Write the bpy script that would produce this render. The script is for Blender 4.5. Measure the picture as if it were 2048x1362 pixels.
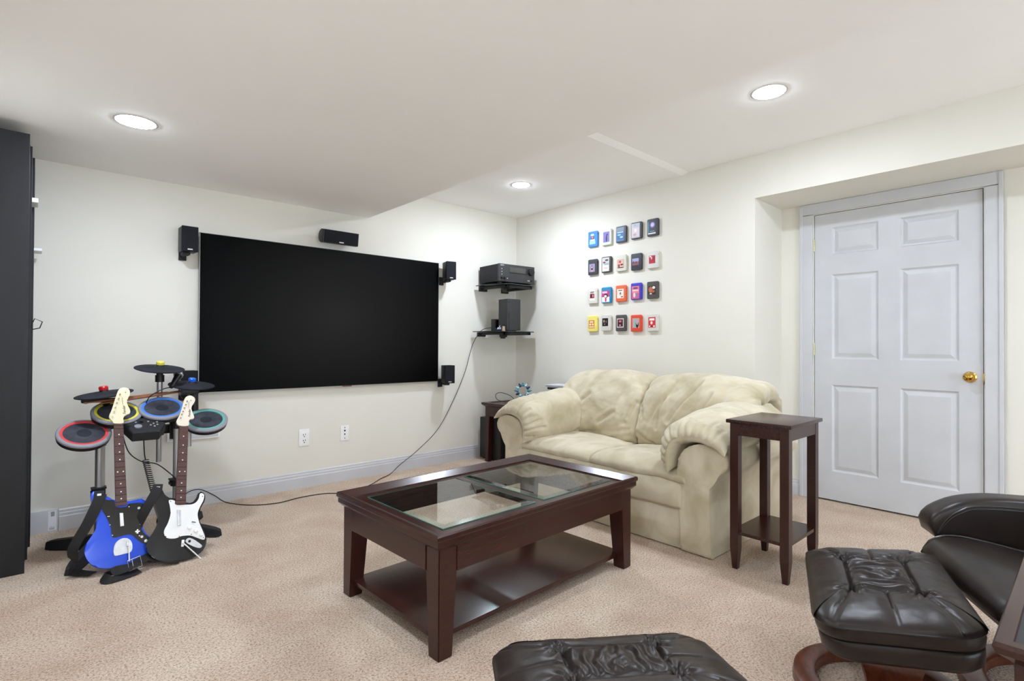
import bpy, bmesh, math, random
from mathutils import Vector, Matrix, noise
for o in list(bpy.data.objects): bpy.data.objects.remove(o)
scene = bpy.context.scene
COL = scene.collection
rnd = random.Random(7)
PI = math.pi

# ------------------------------------------------------------------ camera, world, exposure
YAW, PITCH, ROLL, FPX = math.radians(42.048), math.radians(0.524), math.radians(0.3006), 1055.75
cam_d = bpy.data.cameras.new('camera')
cam = bpy.data.objects.new('camera', cam_d); COL.objects.link(cam)
cam_d.sensor_fit = 'HORIZONTAL'; cam_d.sensor_width = 36.0; cam_d.lens = 36.0*FPX/2048.0
cam_d.clip_start = 0.02
F = Vector((math.sin(YAW)*math.cos(PITCH), math.cos(YAW)*math.cos(PITCH), math.sin(PITCH)))
R0 = Vector((math.cos(YAW), -math.sin(YAW), 0)); U0 = R0.cross(F)
R1 = math.cos(ROLL)*R0 + math.sin(ROLL)*U0; U1 = -math.sin(ROLL)*R0 + math.cos(ROLL)*U0
m = Matrix((R1, U1, -F)).transposed().to_4x4(); m.translation = Vector((-3.7092, -4.0526, 1.0891))
cam.matrix_world = m
scene.camera = cam
w = bpy.data.worlds.new('world'); scene.world = w; w.use_nodes = True
w.node_tree.nodes['Background'].inputs[0].default_value = (.88, 0.97, 1.12, 1)
w.node_tree.nodes['Background'].inputs[1].default_value = 2.3
vs = scene.view_settings
vs.view_transform = 'Standard'; vs.look = 'None'; vs.gamma = 1.0; vs.use_curve_mapping = False
vs.exposure = 1.56
scene.cycles.diffuse_bounces = 8; scene.cycles.max_bounces = 14; scene.cycles.transparent_max_bounces = 16
LAMP = 80.0          # emission strength of the recessed lamps

# ------------------------------------------------------------------ materials
def lin(c):
    return tuple(((x/255.0)/12.92 if x/255.0 <= .04045 else ((x/255.0+.055)/1.055)**2.4) for x in c) + (1.0,)
MATS = {}
def mat(name, rgb, rough=.6, metal=0., rgb2=None, nscale=8., ndetail=4., stretch=None, bump=0., bscale=200., spec=.5, coat=0., sheen=0., distort=0., contrast=(.35, .65)):
    if name in MATS: return MATS[name]
    M = bpy.data.materials.new(name); M.use_nodes = True; nt = M.node_tree; p = nt.nodes['Principled BSDF']
    p.inputs['Base Color'].default_value = lin(rgb); p.inputs['Roughness'].default_value = rough
    p.inputs['Metallic'].default_value = metal; p.inputs['Specular IOR Level'].default_value = spec
    p.inputs['Coat Weight'].default_value = coat; p.inputs['Coat Roughness'].default_value = .12
    p.inputs['Sheen Weight'].default_value = sheen
    tc = nt.nodes.new('ShaderNodeTexCoord'); src = tc.outputs['Object']
    if stretch:
        mp = nt.nodes.new('ShaderNodeMapping'); mp.inputs['Scale'].default_value = stretch
        nt.links.new(src, mp.inputs['Vector']); src = mp.outputs['Vector']
    n = nt.nodes.new('ShaderNodeTexNoise'); n.inputs['Scale'].default_value = nscale; n.inputs['Detail'].default_value = ndetail
    n.inputs['Distortion'].default_value = distort
    nt.links.new(src, n.inputs['Vector'])
    r = nt.nodes.new('ShaderNodeValToRGB')
    r.color_ramp.elements[0].position = contrast[0]; r.color_ramp.elements[1].position = contrast[1]
    a = lin(rgb); b = lin(rgb2) if rgb2 else tuple(min(1, x*1.06) for x in a[:3]) + (1,)
    r.color_ramp.elements[0].color = a; r.color_ramp.elements[1].color = b
    nt.links.new(n.outputs['Fac'], r.inputs['Fac']); nt.links.new(r.outputs['Color'], p.inputs['Base Color'])
    if bump > 0:
        n2 = nt.nodes.new('ShaderNodeTexNoise'); n2.inputs['Scale'].default_value = bscale; n2.inputs['Detail'].default_value = 3
        nt.links.new(tc.outputs['Object'], n2.inputs['Vector'])
        bp = nt.nodes.new('ShaderNodeBump'); bp.inputs['Strength'].default_value = bump; bp.inputs['Distance'].default_value = .004
        nt.links.new(n2.outputs['Fac'], bp.inputs['Height']); nt.links.new(bp.outputs['Normal'], p.inputs['Normal'])
    MATS[name] = M
    return M
def emis(name, rgb, strength):
    M = bpy.data.materials.new(name); M.use_nodes = True; nt = M.node_tree; p = nt.nodes['Principled BSDF']
    p.inputs['Base Color'].default_value = (1, 1, 1, 1)
    p.inputs['Emission Color'].default_value = tuple(rgb) + (1,); p.inputs['Emission Strength'].default_value = strength
    return M
def glass_mat(name, tint, rough=0.0):
    M = bpy.data.materials.new(name); M.use_nodes = True; nt = M.node_tree
    out = nt.nodes['Material Output']; nt.nodes.remove(nt.nodes['Principled BSDF'])
    tr = nt.nodes.new('ShaderNodeBsdfTransparent'); tr.inputs[0].default_value = tint + (1,)
    gl = nt.nodes.new('ShaderNodeBsdfGlossy'); gl.inputs['Roughness'].default_value = rough
    lw = nt.nodes.new('ShaderNodeLayerWeight'); lw.inputs['Blend'].default_value = .5      # Schlick reflectance of a thin pane
    pw = nt.nodes.new('ShaderNodeMath'); pw.operation = 'POWER'; pw.inputs[1].default_value = 4.2; nt.links.new(lw.outputs['Facing'], pw.inputs[0])
    fr = nt.nodes.new('ShaderNodeMath'); fr.operation = 'MULTIPLY_ADD'; fr.inputs[1].default_value = .92; fr.inputs[2].default_value = .08; nt.links.new(pw.outputs[0], fr.inputs[0])
    mx = nt.nodes.new('ShaderNodeMixShader')
    nt.links.new(fr.outputs[0], mx.inputs[0]); nt.links.new(tr.outputs[0], mx.inputs[1]); nt.links.new(gl.outputs[0], mx.inputs[2])
    nt.links.new(mx.outputs[0], out.inputs['Surface'])
    return M
def carpet_mat():
    M = bpy.data.materials.new('carpet'); M.use_nodes = True; nt = M.node_tree; p = nt.nodes['Principled BSDF']; L = nt.links.new
    p.inputs['Roughness'].default_value = 1.0; p.inputs['Specular IOR Level'].default_value = .1; p.inputs['Sheen Weight'].default_value = .15
    tc = nt.nodes.new('ShaderNodeTexCoord')
    n1 = nt.nodes.new('ShaderNodeTexNoise'); n1.inputs['Scale'].default_value = 130; n1.inputs['Detail'].default_value = 6; n1.inputs['Roughness'].default_value = .7
    n2 = nt.nodes.new('ShaderNodeTexNoise'); n2.inputs['Scale'].default_value = 3.2; n2.inputs['Detail'].default_value = 4; n2.inputs['Distortion'].default_value = .6
    v = nt.nodes.new('ShaderNodeTexVoronoi'); v.inputs['Scale'].default_value = 210
    for x in (n1, n2, v): L(tc.outputs['Object'], x.inputs['Vector'])
    r1 = nt.nodes.new('ShaderNodeValToRGB'); e = r1.color_ramp.elements
    e[0].position = .34; e[0].color = lin((134, 108, 88)); e[1].position = .62; e[1].color = lin((246, 233, 216))
    k = e.new(.47); k.color = lin((226, 202, 179))
    L(n1.outputs['Fac'], r1.inputs['Fac'])
    r2 = nt.nodes.new('ShaderNodeValToRGB'); e = r2.color_ramp.elements
    e[0].position = .3; e[0].color = lin((232, 222, 214)); e[1].position = .7; e[1].color = lin((255, 255, 255))
    L(n2.outputs['Fac'], r2.inputs['Fac'])
    mx = nt.nodes.new('ShaderNodeMix'); mx.data_type = 'RGBA'; mx.blend_type = 'MULTIPLY'; mx.inputs['Factor'].default_value = 1
    L(r1.outputs['Color'], mx.inputs[6]); L(r2.outputs['Color'], mx.inputs[7]); L(mx.outputs[2], p.inputs['Base Color'])
    ad = nt.nodes.new('ShaderNodeMath'); ad.operation = 'SUBTRACT'
    L(n1.outputs['Fac'], ad.inputs[0]); L(v.outputs['Distance'], ad.inputs[1])
    bp = nt.nodes.new('ShaderNodeBump'); bp.inputs['Strength'].default_value = .8; bp.inputs['Distance'].default_value = .008
    L(ad.outputs[0], bp.inputs['Height']); L(bp.outputs['Normal'], p.inputs['Normal'])
    return M
WALL = mat('wall_paint', (224, 221, 211), .85, rgb2=(226, 223, 213), nscale=3, bump=.03, bscale=300, spec=.2)
CEIL = mat('ceiling_paint', (249, 248, 246), .9, rgb2=(250, 249, 247), nscale=2, spec=.1)
TRIM = mat('white_trim_paint', (197, 198, 201), .35, nscale=5, spec=.4)
CARPET = carpet_mat()
WOOD = mat('espresso_wood', (46, 19, 13), .28, rgb2=(58, 25, 17), nscale=7, stretch=(3, 3, 30), distort=.4, spec=.5, bump=.02, bscale=90)
WOODX = mat('espresso_wood_flat', (46, 19, 13), .25, rgb2=(57, 25, 17), nscale=7, stretch=(1.2, 14, 14), distort=.3, spec=.5, bump=.02, bscale=90)
WALNUT = mat('walnut_wood', (74, 34, 20), .3, rgb2=(104, 52, 32), nscale=6, stretch=(2, 8, 8), distort=1.5, spec=.5)
BLACKWOOD = mat('blackbrown_laminate', (24, 24, 27), .42, rgb2=(28, 28, 31), nscale=6, stretch=(6, 6, 1), spec=.35)
BLK = mat('black_plastic', (22, 21, 21), .45, nscale=20, spec=.4)
BLKM = mat('matte_black_plastic', (36, 36, 38), .7, rgb2=(42, 42, 45), nscale=30, spec=.3)
GRILLE = mat('black_grille_cloth', (26, 27, 31), .9, rgb2=(34, 35, 40), nscale=400, spec=.2)
RUB = mat('drum_rubber', (50, 52, 60), .85, rgb2=(72, 74, 82), nscale=14, spec=.2)
RUBD = mat('drum_rubber_dark', (38, 39, 46), .85, rgb2=(48, 50, 58), nscale=14, spec=.2)
RIM = mat('drum_rim_grey', (140, 140, 148), .5, nscale=10)
ALU = mat('aluminium', (178, 178, 178), .38, .85, rgb2=(192, 192, 192), nscale=8, stretch=(30, 30, 1))
CHROME = mat('chrome', (200, 200, 200), .15, 1.0)
STEEL = mat('brushed_plate', (190, 190, 192), .4, .5, rgb2=(205, 205, 205), nscale=40)
BRASS = mat('brass', (205, 165, 80), .12, 1.0)
LEATHER = mat('brown_leather', (31, 23, 20), .35, rgb2=(39, 30, 26), nscale=9, bump=.05, bscale=420, spec=.4)
PIPING = mat('leather_piping', (28, 22, 20), .32, nscale=9, spec=.6)
SUEDE = mat('tan_microsuede', (176, 164, 134), .95, rgb2=(212, 202, 178), nscale=5, ndetail=9, distort=.7, bump=.14, bscale=24, spec=.12, sheen=.35, contrast=(.3, .68))
SCREEN = mat('tv_screen', (3, 3, 3), .5, nscale=2, spec=.06)
def screen_glow(M):
    nt = M.node_tree; p = nt.nodes['Principled BSDF']; tc = nt.nodes.new('ShaderNodeTexCoord'); mp = nt.nodes.new('ShaderNodeMapping')
    mp.inputs['Scale'].default_value = (1.0, 0., 1.3); g = nt.nodes.new('ShaderNodeTexGradient'); g.gradient_type = 'SPHERICAL'
    nt.links.new(tc.outputs['Object'], mp.inputs['Vector']); nt.links.new(mp.outputs['Vector'], g.inputs['Vector'])
    nt.links.new(g.outputs['Fac'], p.inputs['Emission Strength']); p.inputs['Emission Color'].default_value = (.0055, .0055, .0056, 1)
screen_glow(SCREEN)      # faint grey glow painted into the panel's emission, fading out from the middle
WHITEP = mat('white_plastic', (235, 235, 234), .35, nscale=12)
CREAMP = mat('cream_headstock', (226, 216, 180), .4, rgb2=(231, 222, 188), nscale=5)
CREAMB = mat('pale_headstock', (226, 214, 196), .4, rgb2=(231, 220, 202), nscale=5)
ROSE = mat('rosewood_neck', (70, 38, 30), .5, rgb2=(82, 46, 37), nscale=10, stretch=(14, 14, 1))
BLUE = mat('glossy_blue', (0, 72, 216), .22, rgb2=(0, 74, 222), nscale=3, coat=.1, spec=.3)
GBLACK = mat('glossy_black', (13, 13, 15), .2, nscale=3, coat=.15, spec=.4)
GUARD = mat('black_pickguard', (10, 9, 10), .12, nscale=3)
WEB = mat('black_webbing', (20, 18, 18), .75, nscale=120, bump=.2, bscale=500)
CABLE = mat('cable_black', (18, 17, 17), .5)
STICK = mat('stick_wood', (132, 82, 54), .5, rgb2=(150, 98, 66), nscale=10, stretch=(1, 12, 12))
RED = mat('red_plastic', (200, 30, 34), .3); YEL = mat('yellow_plastic', (232, 218, 84), .4); CYB = mat('blue_plastic', (22, 104, 225), .3)
RRED = mat('rim_red', (214, 66, 66), .5); RYEL = mat('rim_yellow', (224, 216, 70), .5); RBLU = mat('rim_blue', (70, 130, 220), .5); RGRN = mat('rim_teal', (98, 172, 160), .5)
PGLASS = glass_mat('clear_glass', (.90, .95, .93)); BGLASS = glass_mat('bevel_glass', (.66, .84, .79), .08); EGLASS = mat('glass_edge_green', (70, 128, 116), .1, rgb2=(110, 165, 152), nscale=9, spec=.6)
DGLASS = mat('dark_shelf_glass', (34, 40, 40), .08, spec=.6)
LENS = lambda k: emis('lamp_lens_glow', (.88, .97, 1.13), LAMP*k)
PAPER = mat('paper', (226, 228, 232), .7)

# ------------------------------------------------------------------ mesh helpers
def finish(bm, name, material, parent=None, smooth=True, ang=35, mw=None):
    me = bpy.data.meshes.new(name)
    bmesh.ops.recalc_face_normals(bm, faces=bm.faces[:])
    bm.to_mesh(me); bm.free()
    if smooth:
        me.shade_smooth(); me.set_sharp_from_angle(angle=math.radians(ang))
    mats = material if isinstance(material, (list, tuple)) else [material]
    for x in mats: me.materials.append(x)
    o = bpy.data.objects.new(name, me); COL.objects.link(o)
    if parent is not None:
        o.parent = parent
    if mw is not None: o.matrix_basis = mw
    return o
def box(bm, c, s, bev=0., seg=2, rot=None, taper=None):
    r = bmesh.ops.create_cube(bm, size=1.0); vs_ = r['verts']
    for v in vs_:
        k = 1.0
        if taper and v.co.z < 0: v.co.x *= taper; v.co.y *= taper
        v.co = Vector((v.co.x*s[0], v.co.y*s[1], v.co.z*s[2]))
    if bev > 0:
        es = list({e for v in vs_ for e in v.link_edges})
        g = bmesh.ops.bevel(bm, geom=es, offset=bev, segments=seg, affect='EDGES', profile=.6)
        vs_ = list({v for f in g['faces'] for v in f.verts} | {v for v in vs_ if v.is_valid})
    T = Matrix.Translation(Vector(c))
    if rot is not None: T = T @ rot
    for v in vs_: v.co = T @ v.co
    return vs_
def b2(bm, lo, hi, bev=0., seg=2):
    return box(bm, [(a+b)/2 for a, b in zip(lo, hi)], [abs(b-a) for a, b in zip(lo, hi)], bev, seg)
def frame_to(d):
    return Vector(d).normalized().to_track_quat('Z', 'Y').to_matrix().to_4x4()
def cyl(bm, a, b, r, r2=None, n=20, caps=True):
    a = Vector(a); b = Vector(b); L = (b-a).length
    T = Matrix.Translation((a+b)/2) @ frame_to(b-a)
    return bmesh.ops.create_cone(bm, cap_ends=caps, segments=n, radius1=r, radius2=r if r2 is None else r2, depth=L, matrix=T)['verts']
def sph(bm, c, r, n=14, scale=(1, 1, 1)):
    T = Matrix.Translation(Vector(c)) @ Matrix.Diagonal(Vector((*scale, 1)))
    return bmesh.ops.create_uvsphere(bm, u_segments=n, v_segments=max(6, n//2), radius=r, matrix=T)['verts']
def lathe(bm, prof, n=32, T=None):
    rings = []
    for r, z in prof:
        if r < 1e-6: rings.append([bm.verts.new((0, 0, z))])
        else: rings.append([bm.verts.new((r*math.cos(2*PI*i/n), r*math.sin(2*PI*i/n), z)) for i in range(n)])
    for A, Bq in zip(rings, rings[1:]):
        for i in range(n):
            j = (i+1) % n
            if len(A) == 1 and len(Bq) == 1: continue
            if len(A) == 1: bm.faces.new((A[0], Bq[i], Bq[j]))
            elif len(Bq) == 1: bm.faces.new((A[i], A[j], Bq[0]))
            else: bm.faces.new((A[i], A[j], Bq[j], Bq[i]))
    vv = [v for r in rings for v in r]
    if T is not None:
        for v in vv: v.co = T @ v.co
    return vv
def prism(bm, pts, h0, h1, T=None, bev=0., seg=2):
    lo = [bm.verts.new((x, y, h0)) for x, y in pts]; hi = [bm.verts.new((x, y, h1)) for x, y in pts]
    n = len(pts)
    f0 = bm.faces.new(lo[::-1]); f1 = bm.faces.new(hi)
    for i in range(n): bm.faces.new((lo[i], lo[(i+1) % n], hi[(i+1) % n], hi[i]))
    vv = lo+hi
    if bev > 0:
        es = list(f0.edges)+list(f1.edges)
        g = bmesh.ops.bevel(bm, geom=es, offset=bev, segments=seg, affect='EDGES', profile=.6)
        vv = list({v for f in g['faces'] for v in f.verts} | {v for v in vv if v.is_valid})
    if T is not None:
        for v in vv: v.co = T @ v.co
    return vv
def cr(pts, n, closed=False):
    """Catmull-Rom resample to n points by arc length."""
    P = [Vector(p) for p in pts]; N = len(P); dense = []
    segs = N if closed else N-1
    for i in range(segs):
        g = lambda k: P[k % N] if closed else P[max(0, min(N-1, k))]
        p0, p1, p2, p3 = g(i-1), g(i), g(i+1), g(i+2)
        for k in range(10):
            t = k/10
            dense.append(.5*((2*p1)+(p2-p0)*t+(2*p0-5*p1+4*p2-p3)*t*t+(3*p1-p0-3*p2+p3)*t**3))
    dense.append(P[0].copy() if closed else P[-1].copy())
    L = [0]
    for a, b in zip(dense, dense[1:]): L.append(L[-1]+(b-a).length)
    out = []; k = 0
    for i in range(n):
        d = L[-1]*i/(n if closed else n-1)
        while k < len(L)-2 and L[k+1] < d: k += 1
        t = (d-L[k])/max(1e-9, L[k+1]-L[k]); out.append(dense[k].lerp(dense[k+1], min(1, t)))
    return out
def tube(bm, pts, r, n=8, closed=False, res=None, flat=None, up=None):
    """round tube, or a flat ribbon when flat=(half_width, half_thickness)"""
    P = cr(pts, res, closed) if res else [Vector(p) for p in pts]
    rings = []; N = len(P); prev = None
    for i, p in enumerate(P):
        if closed: d = P[(i+1) % N]-P[i-1]
        else: d = P[min(N-1, i+1)]-P[max(0, i-1)]
        d = d.normalized() if d.length > 1e-9 else Vector((0, 0, 1))
        if up is not None:
            u = (up[i] if isinstance(up, list) else Vector(up)); a = u - d*u.dot(d)
        elif prev is None: a = d.orthogonal()
        else: a = prev - d*prev.dot(d)
        a.normalize(); prev = a; b = d.cross(a)
        if flat:
            ring = [p+a*x*flat[1]+b*y*flat[0] for x, y in ((1, -1), (1, 1), (-1, 1), (-1, -1))]
        else:
            ring = [p+r*(math.cos(2*PI*k/n)*a+math.sin(2*PI*k/n)*b) for k in range(n)]
        rings.append([bm.verts.new(q) for q in ring])
    for A, Bq in zip(rings, rings[1:]+([rings[0]] if closed else [])):
        k = len(A)
        for i in range(k): bm.faces.new((A[i], A[(i+1) % k], Bq[(i+1) % k], Bq[i]))
    if not closed:
        bm.faces.new(rings[0][::-1]); bm.faces.new(rings[-1])
def ring_tube(bm, R, r, T, n=48, k=10):
    pts = [T @ Vector((R*math.cos(2*PI*i/n), R*math.sin(2*PI*i/n), 0)) for i in range(n)]
    tube(bm, pts, r, k, closed=True)
def fbm(p, o=3):
    return noise.fractal(Vector(p), 1.0, 2.0, o)
def quilt(name, medial, t0, t1, half, place, material, parent, ns=44, nt_=40, pe=3.0, pt=3.0, disp=None, et0=1, et1=1, shrink=.0):
    """stuffed cushion: a medial curve (2-D) swept over t, puffed to +-half around it.
    medial(t)->list of 2-D points; place(p2, tpos)->3-D; disp(s,side,t,co)->offset along normal"""
    bm = bmesh.new(); rings = []; info = []
    for j in range(nt_+1):
        a = -math.cos(PI*j/nt_)            # dense at both ends
        tau = (a+1)/2
        aa = a if (a < 0 and et0) or (a > 0 and et1) else 0
        et = max(0.0, 1-abs(aa)**pt)**(1/pt)
        et = max(et, .02)
        M2 = cr(medial(tau), ns+1); tp = t0+(t1-t0)*tau
        nrm = []
        for i in range(ns+1):
            d = M2[min(ns, i+1)]-M2[max(0, i-1)]; nrm.append(Vector((-d.y, d.x)).normalized())
        up = []; dn = []
        for i in range(ns+1):
            s = i/ns; q = abs(2*s-1)
            es = max(0.0, 1-q**pe)**(1/pe)
            h = half(s, tau)*es*et if not isinstance(half, (int, float)) else half*es*et
            base = M2[i]
            up.append((base+nrm[i]*h, s, 1)); dn.append((base-nrm[i]*h, s, -1))
        ring = up+dn[::-1][1:-1]
        rings.append([bm.verts.new(place(p, tp)) for p, s, sd in ring]); info.append([(s, sd, tau) for p, s, sd in ring])
    K = len(rings[0])
    for A, Bq in zip(rings, rings[1:]):
        for i in range(K): bm.faces.new((A[i], A[(i+1) % K], Bq[(i+1) % K], Bq[i]))
    bm.faces.new(rings[0][::-1]); bm.faces.new(rings[-1])
    bmesh.ops.recalc_face_normals(bm, faces=bm.faces[:]); bm.normal_update()
    if disp:
        off = [(v, v.normal*disp(*info[j][i], v.co)) for j, rg in enumerate(rings) for i, v in enumerate(rg)]
        for v, d in off: v.co += d
    return finish(bm, name, material, parent, ang=80)
def props(o, label=None, cat=None, group=None, kind=None):
    for k, v in (('label', label), ('category', cat), ('group', group), ('kind', kind)):
        if v: o[k] = v
    return o
def thing(name, label, cat, loc=(0, 0, 0), rz=0., group=None, M=None):
    o = bpy.data.objects.new(name, None); COL.objects.link(o); o.empty_display_size = .05
    if M is not None: o.matrix_basis = M
    else: o.location = loc; o.rotation_euler = (0, 0, rz)
    return props(o, label, cat, group)
def W(o, root):
    """part modelled in world coordinates"""
    o.parent = root; o.matrix_parent_inverse = root.matrix_basis.inverted() if root.rotation_mode else Matrix()
    return o
def copy_tree(root, M=None, **kw):
    c = root.copy(); COL.objects.link(c)
    if M is not None: c.matrix_basis = M
    props(c, **kw)
    def rec(a, b):
        for ch in list(a.children):
            if ch == b: continue
            d = ch.copy(); COL.objects.link(d); d.parent = b; rec(ch, d)
    rec(root, c); return c
def text_mesh(name, txt, size, material, parent, Mx, shear=0., depth=.0004):
    cu = bpy.data.curves.new(name, 'FONT'); cu.body = txt; cu.size = size; cu.shear = shear; cu.extrude = depth; cu.resolution_u = 2
    t = bpy.data.objects.new('tmp', cu); COL.objects.link(t)
    me = bpy.data.meshes.new_from_object(t.evaluated_get(bpy.context.evaluated_depsgraph_get()))
    bpy.data.objects.remove(t); me.name = name; me.materials.clear(); me.materials.append(material)
    o = bpy.data.objects.new(name, me); COL.objects.link(o); o.parent = parent; o.matrix_basis = Mx
    return o
# ------------------------------------------------------------------ the room
HL, HF, HN, XE = 2.139, 2.412, 2.425, -1.670      # low ceiling, raised ceiling far / near, soffit edge
NB, NY, NH = .4685, -2.4586, 2.1234                # door recess: back, left edge, height
XW, YB = -3.94, -7.0                               # left wall, wall behind the camera
def struct(name, bm, material, label=None, parent=None, smooth=False):
    o = finish(bm, name, material, parent, smooth=smooth)
    if parent is None: props(o, label, None, None, 'structure')
    return o
bm = bmesh.new(); b2(bm, (XW-.1, YB-.1, -.1), (1.4, .12, 0)); struct('floor', bm, CARPET, 'beige cut-pile carpet across the whole room')
bm = bmesh.new(); b2(bm, (XW-.1, 0, 0), (.6, .12, 2.6)); struct('wall_back', bm, WALL, 'cream painted wall that carries the big black television')
bm = bmesh.new(); b2(bm, (0, NY, 0), (NB+.12, 0, 2.6)); b2(bm, (0, YB, NH), (NB+.12, NY, 2.6))
struct('wall_right', bm, WALL, 'cream painted wall with the tape cartridges and the door recess header')
DY0, DY1, DT = -2.6811, -3.6023, 2.042             # door: hinge edge, latch edge, top
bm = bmesh.new(); b2(bm, (NB, DY0, 0), (NB+.12, NY, NH)); b2(bm, (NB, DY1, DT), (NB+.12, DY0, NH)); b2(bm, (NB, YB, 0), (NB+.12, DY1, NH)); b2(bm, (NB+.10, DY1-.01, 0), (NB+.12, DY0+.01, NH))  # last slab: unseen backing added to stop light leaking round the door
struct('wall_recess', bm, WALL, 'cream wall at the back of the recess around the white door')
bm = bmesh.new(); b2(bm, (XW-.1, YB, 0), (XW, 0, 2.6)); struct('wall_left', bm, WALL, 'cream wall behind the dark media towers')
bm = bmesh.new(); b2(bm, (XW-.1, YB-.1, 0), (-3.3, YB, 2.6)); b2(bm, (-.7, YB-.1, 0), (.6, YB, 2.6)); b2(bm, (-3.3, YB-.1, 2.05), (-.7, YB, 2.6)); struct('wall_front', bm, WALL, 'cream wall behind the camera')
bm = bmesh.new(); b2(bm, (XW, YB, HL), (XE, 0, 2.6)); struct('ceiling', bm, CEIL, 'lower white ceiling over the left of the room')
bm = bmesh.new(); b2(bm, (XE, -1.90, HF), (0, 0, 2.6)); b2(bm, (XE, YB, HN), (0, -1.90, 2.6))
prism(bm, [(-1.90, HF), (-1.90, HN+.001), (-1.96, HN+.001), (-1.96, HN)], XE, 0, Matrix(((0, 0, 1, 0), (1, 0, 0, 0), (0, 1, 0, 0), (0, 0, 0, 1))))
struct('ceiling_raised', bm, CEIL, 'raised white ceiling strip beside the right wall')
gd = props(bpy.data.objects.new('fill_window_1', None), 'added, unseen glazed opening behind the camera letting in fill light', None, None, 'structure'); COL.objects.link(gd); gd.location = (-2.0, YB-.05, 0)  # unseen glazed opening, added so the world can fill the room with light
bm = bmesh.new()
for x0, x1, z0, z1 in ((-1.3, -1.24, 0, 2.05), (1.24, 1.3, 0, 2.05), (-.03, .03, .06, 1.99), (-1.24, 1.24, 1.99, 2.05), (-1.24, 1.24, 0, .06)): b2(bm, (x0, -.04, z0), (x1, .04, z1))
finish(bm, 'fill_window_frame', TRIM, gd, smooth=False)
for x0 in (-1.24, .03):
    bm = bmesh.new(); bm.faces.new([bm.verts.new(c) for c in ((x0, 0, .06), (x0+1.21, 0, .06), (x0+1.21, 0, 1.99), (x0, 0, 1.99))]); finish(bm, 'pane', PGLASS, gd, smooth=False)
def baseboard(name, a, b, nrm, label):
    a = Vector(a); b = Vector(b); n = Vector(nrm); L = (b-a).length; d = (b-a).normalized()
    prof = [(0, 0), (.014, 0), (.014, .078), (.011, .084), (.011, .098), (.008, .104), (.0075, .116), (.003, .122), (0, .122)]
    bm = bmesh.new(); T = Matrix((n, Vector((0, 0, 1)), d)).transposed().to_4x4(); T.translation = a
    prism(bm, prof, 0, L, T); return struct(name, bm, TRIM, label)
baseboard('baseboard_back', (-3.60, 0, 0), (0, 0, 0), (0, -1, 0), 'white moulded baseboard under the television wall')
baseboard('baseboard_right', (0, 0, 0), (0, NY, 0), (-1, 0, 0), 'white moulded baseboard behind the loveseat')
baseboard('baseboard_recess', (0, NY, 0), (NB, NY, 0), (0, -1, 0), 'white moulded baseboard on the side of the door recess')
baseboard('baseboard_niche', (NB, NY, 0), (NB, -2.59, 0), (-1, 0, 0), 'short white baseboard beside the door casing')
# door casing
bm = bmesh.new()
for (y0, y1, z0, z1) in ((-2.59, DY0+.004, 0, DT), (DY1-.004, -3.692, 0, DT), (-2.59, -3.692, DT+.004, NH-.001)):
    b2(bm, (NB-.018, min(y0, y1), z0), (NB+.001, max(y0, y1), z1), .005, 2)
for (y0, y1) in ((-2.59, -2.612), (-3.67, -3.692)):
    b2(bm, (NB-.024, min(y0, y1), 0), (NB, max(y0, y1), DT+.07), .004)
struct('trim_1', bm, TRIM, 'white mitred casing around the six-panel door')
# six-panel door, moulded as a height field
door = props(bpy.data.objects.new('door_1', None), 'white six-panel interior door with a round brass knob', None, None, 'structure'); COL.objects.link(door)
door.location = (NB+.004, (DY0+DY1)/2, .012)
DWd, DHt = abs(DY1-DY0)-.008, 2.026
panels = []
for (ya, yb) in ((-2.795, -3.073), (-3.193, -3.488)):
    for (za, zb) in ((.212, .822), (1.005, 1.602), (1.742, 1.935)):
        panels.append((ya-(DY0+DY1)/2, yb-(DY0+DY1)/2, za-.012, zb-.012))
bm = bmesh.new(); b2(bm, (.012, -DWd/2, 0), (.042, DWd/2, DHt))
ys = sorted({-DWd/2, DWd/2} | {v for p in panels for v in p[:2]}); zs = sorted({0, DHt} | {v for p in panels for v in p[2:]})
for i in range(len(ys)-1):
    for j in range(len(zs)-1):
        ym, zm = (ys[i]+ys[i+1])/2, (zs[j]+zs[j+1])/2
        if any(min(p[0], p[1]) < ym < max(p[0], p[1]) and p[2] < zm < p[3] for p in panels): continue
        bm.faces.new([bm.verts.new((0, y, z)) for y, z in ((ys[i], zs[j]), (ys[i+1], zs[j]), (ys[i+1], zs[j+1]), (ys[i], zs[j+1]))])
for (y0, y1, z0, z1) in ((-DWd/2, -DWd/2, 0, DHt), (DWd/2, DWd/2, 0, DHt)):
    bm.faces.new([bm.verts.new(c) for c in ((0, y0, z0), (.012, y0, z0), (.012, y0, z1), (0, y0, z1))])
for z in (0, DHt):
    bm.faces.new([bm.verts.new(c) for c in ((0, -DWd/2, z), (.012, -DWd/2, z), (.012, DWd/2, z), (0, DWd/2, z))])
bmesh.ops.remove_doubles(bm, verts=bm.verts[:], dist=1e-5)
finish(bm, 'door_slab', TRIM, door, smooth=False)
for (ya, yb, za, zb) in panels:
    y0, y1 = min(ya, yb), max(ya, yb); bm = bmesh.new(); rings = []
    for ins, dx in ((0, 0), (.010, .009), (.016, .010), (.040, .002), (.045, .0015)):
        rings.append([bm.verts.new(c) for c in ((dx, y0+ins, za+ins), (dx, y1-ins, za+ins), (dx, y1-ins, zb-ins), (dx, y0+ins, zb-ins))])
    for A, Bq in zip(rings, rings[1:]):
        for i in range(4): bm.faces.new((A[i], A[(i+1) % 4], Bq[(i+1) % 4], Bq[i]))
    bm.faces.new(rings[-1]); finish(bm, 'panel', TRIM, door, smooth=False)
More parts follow.
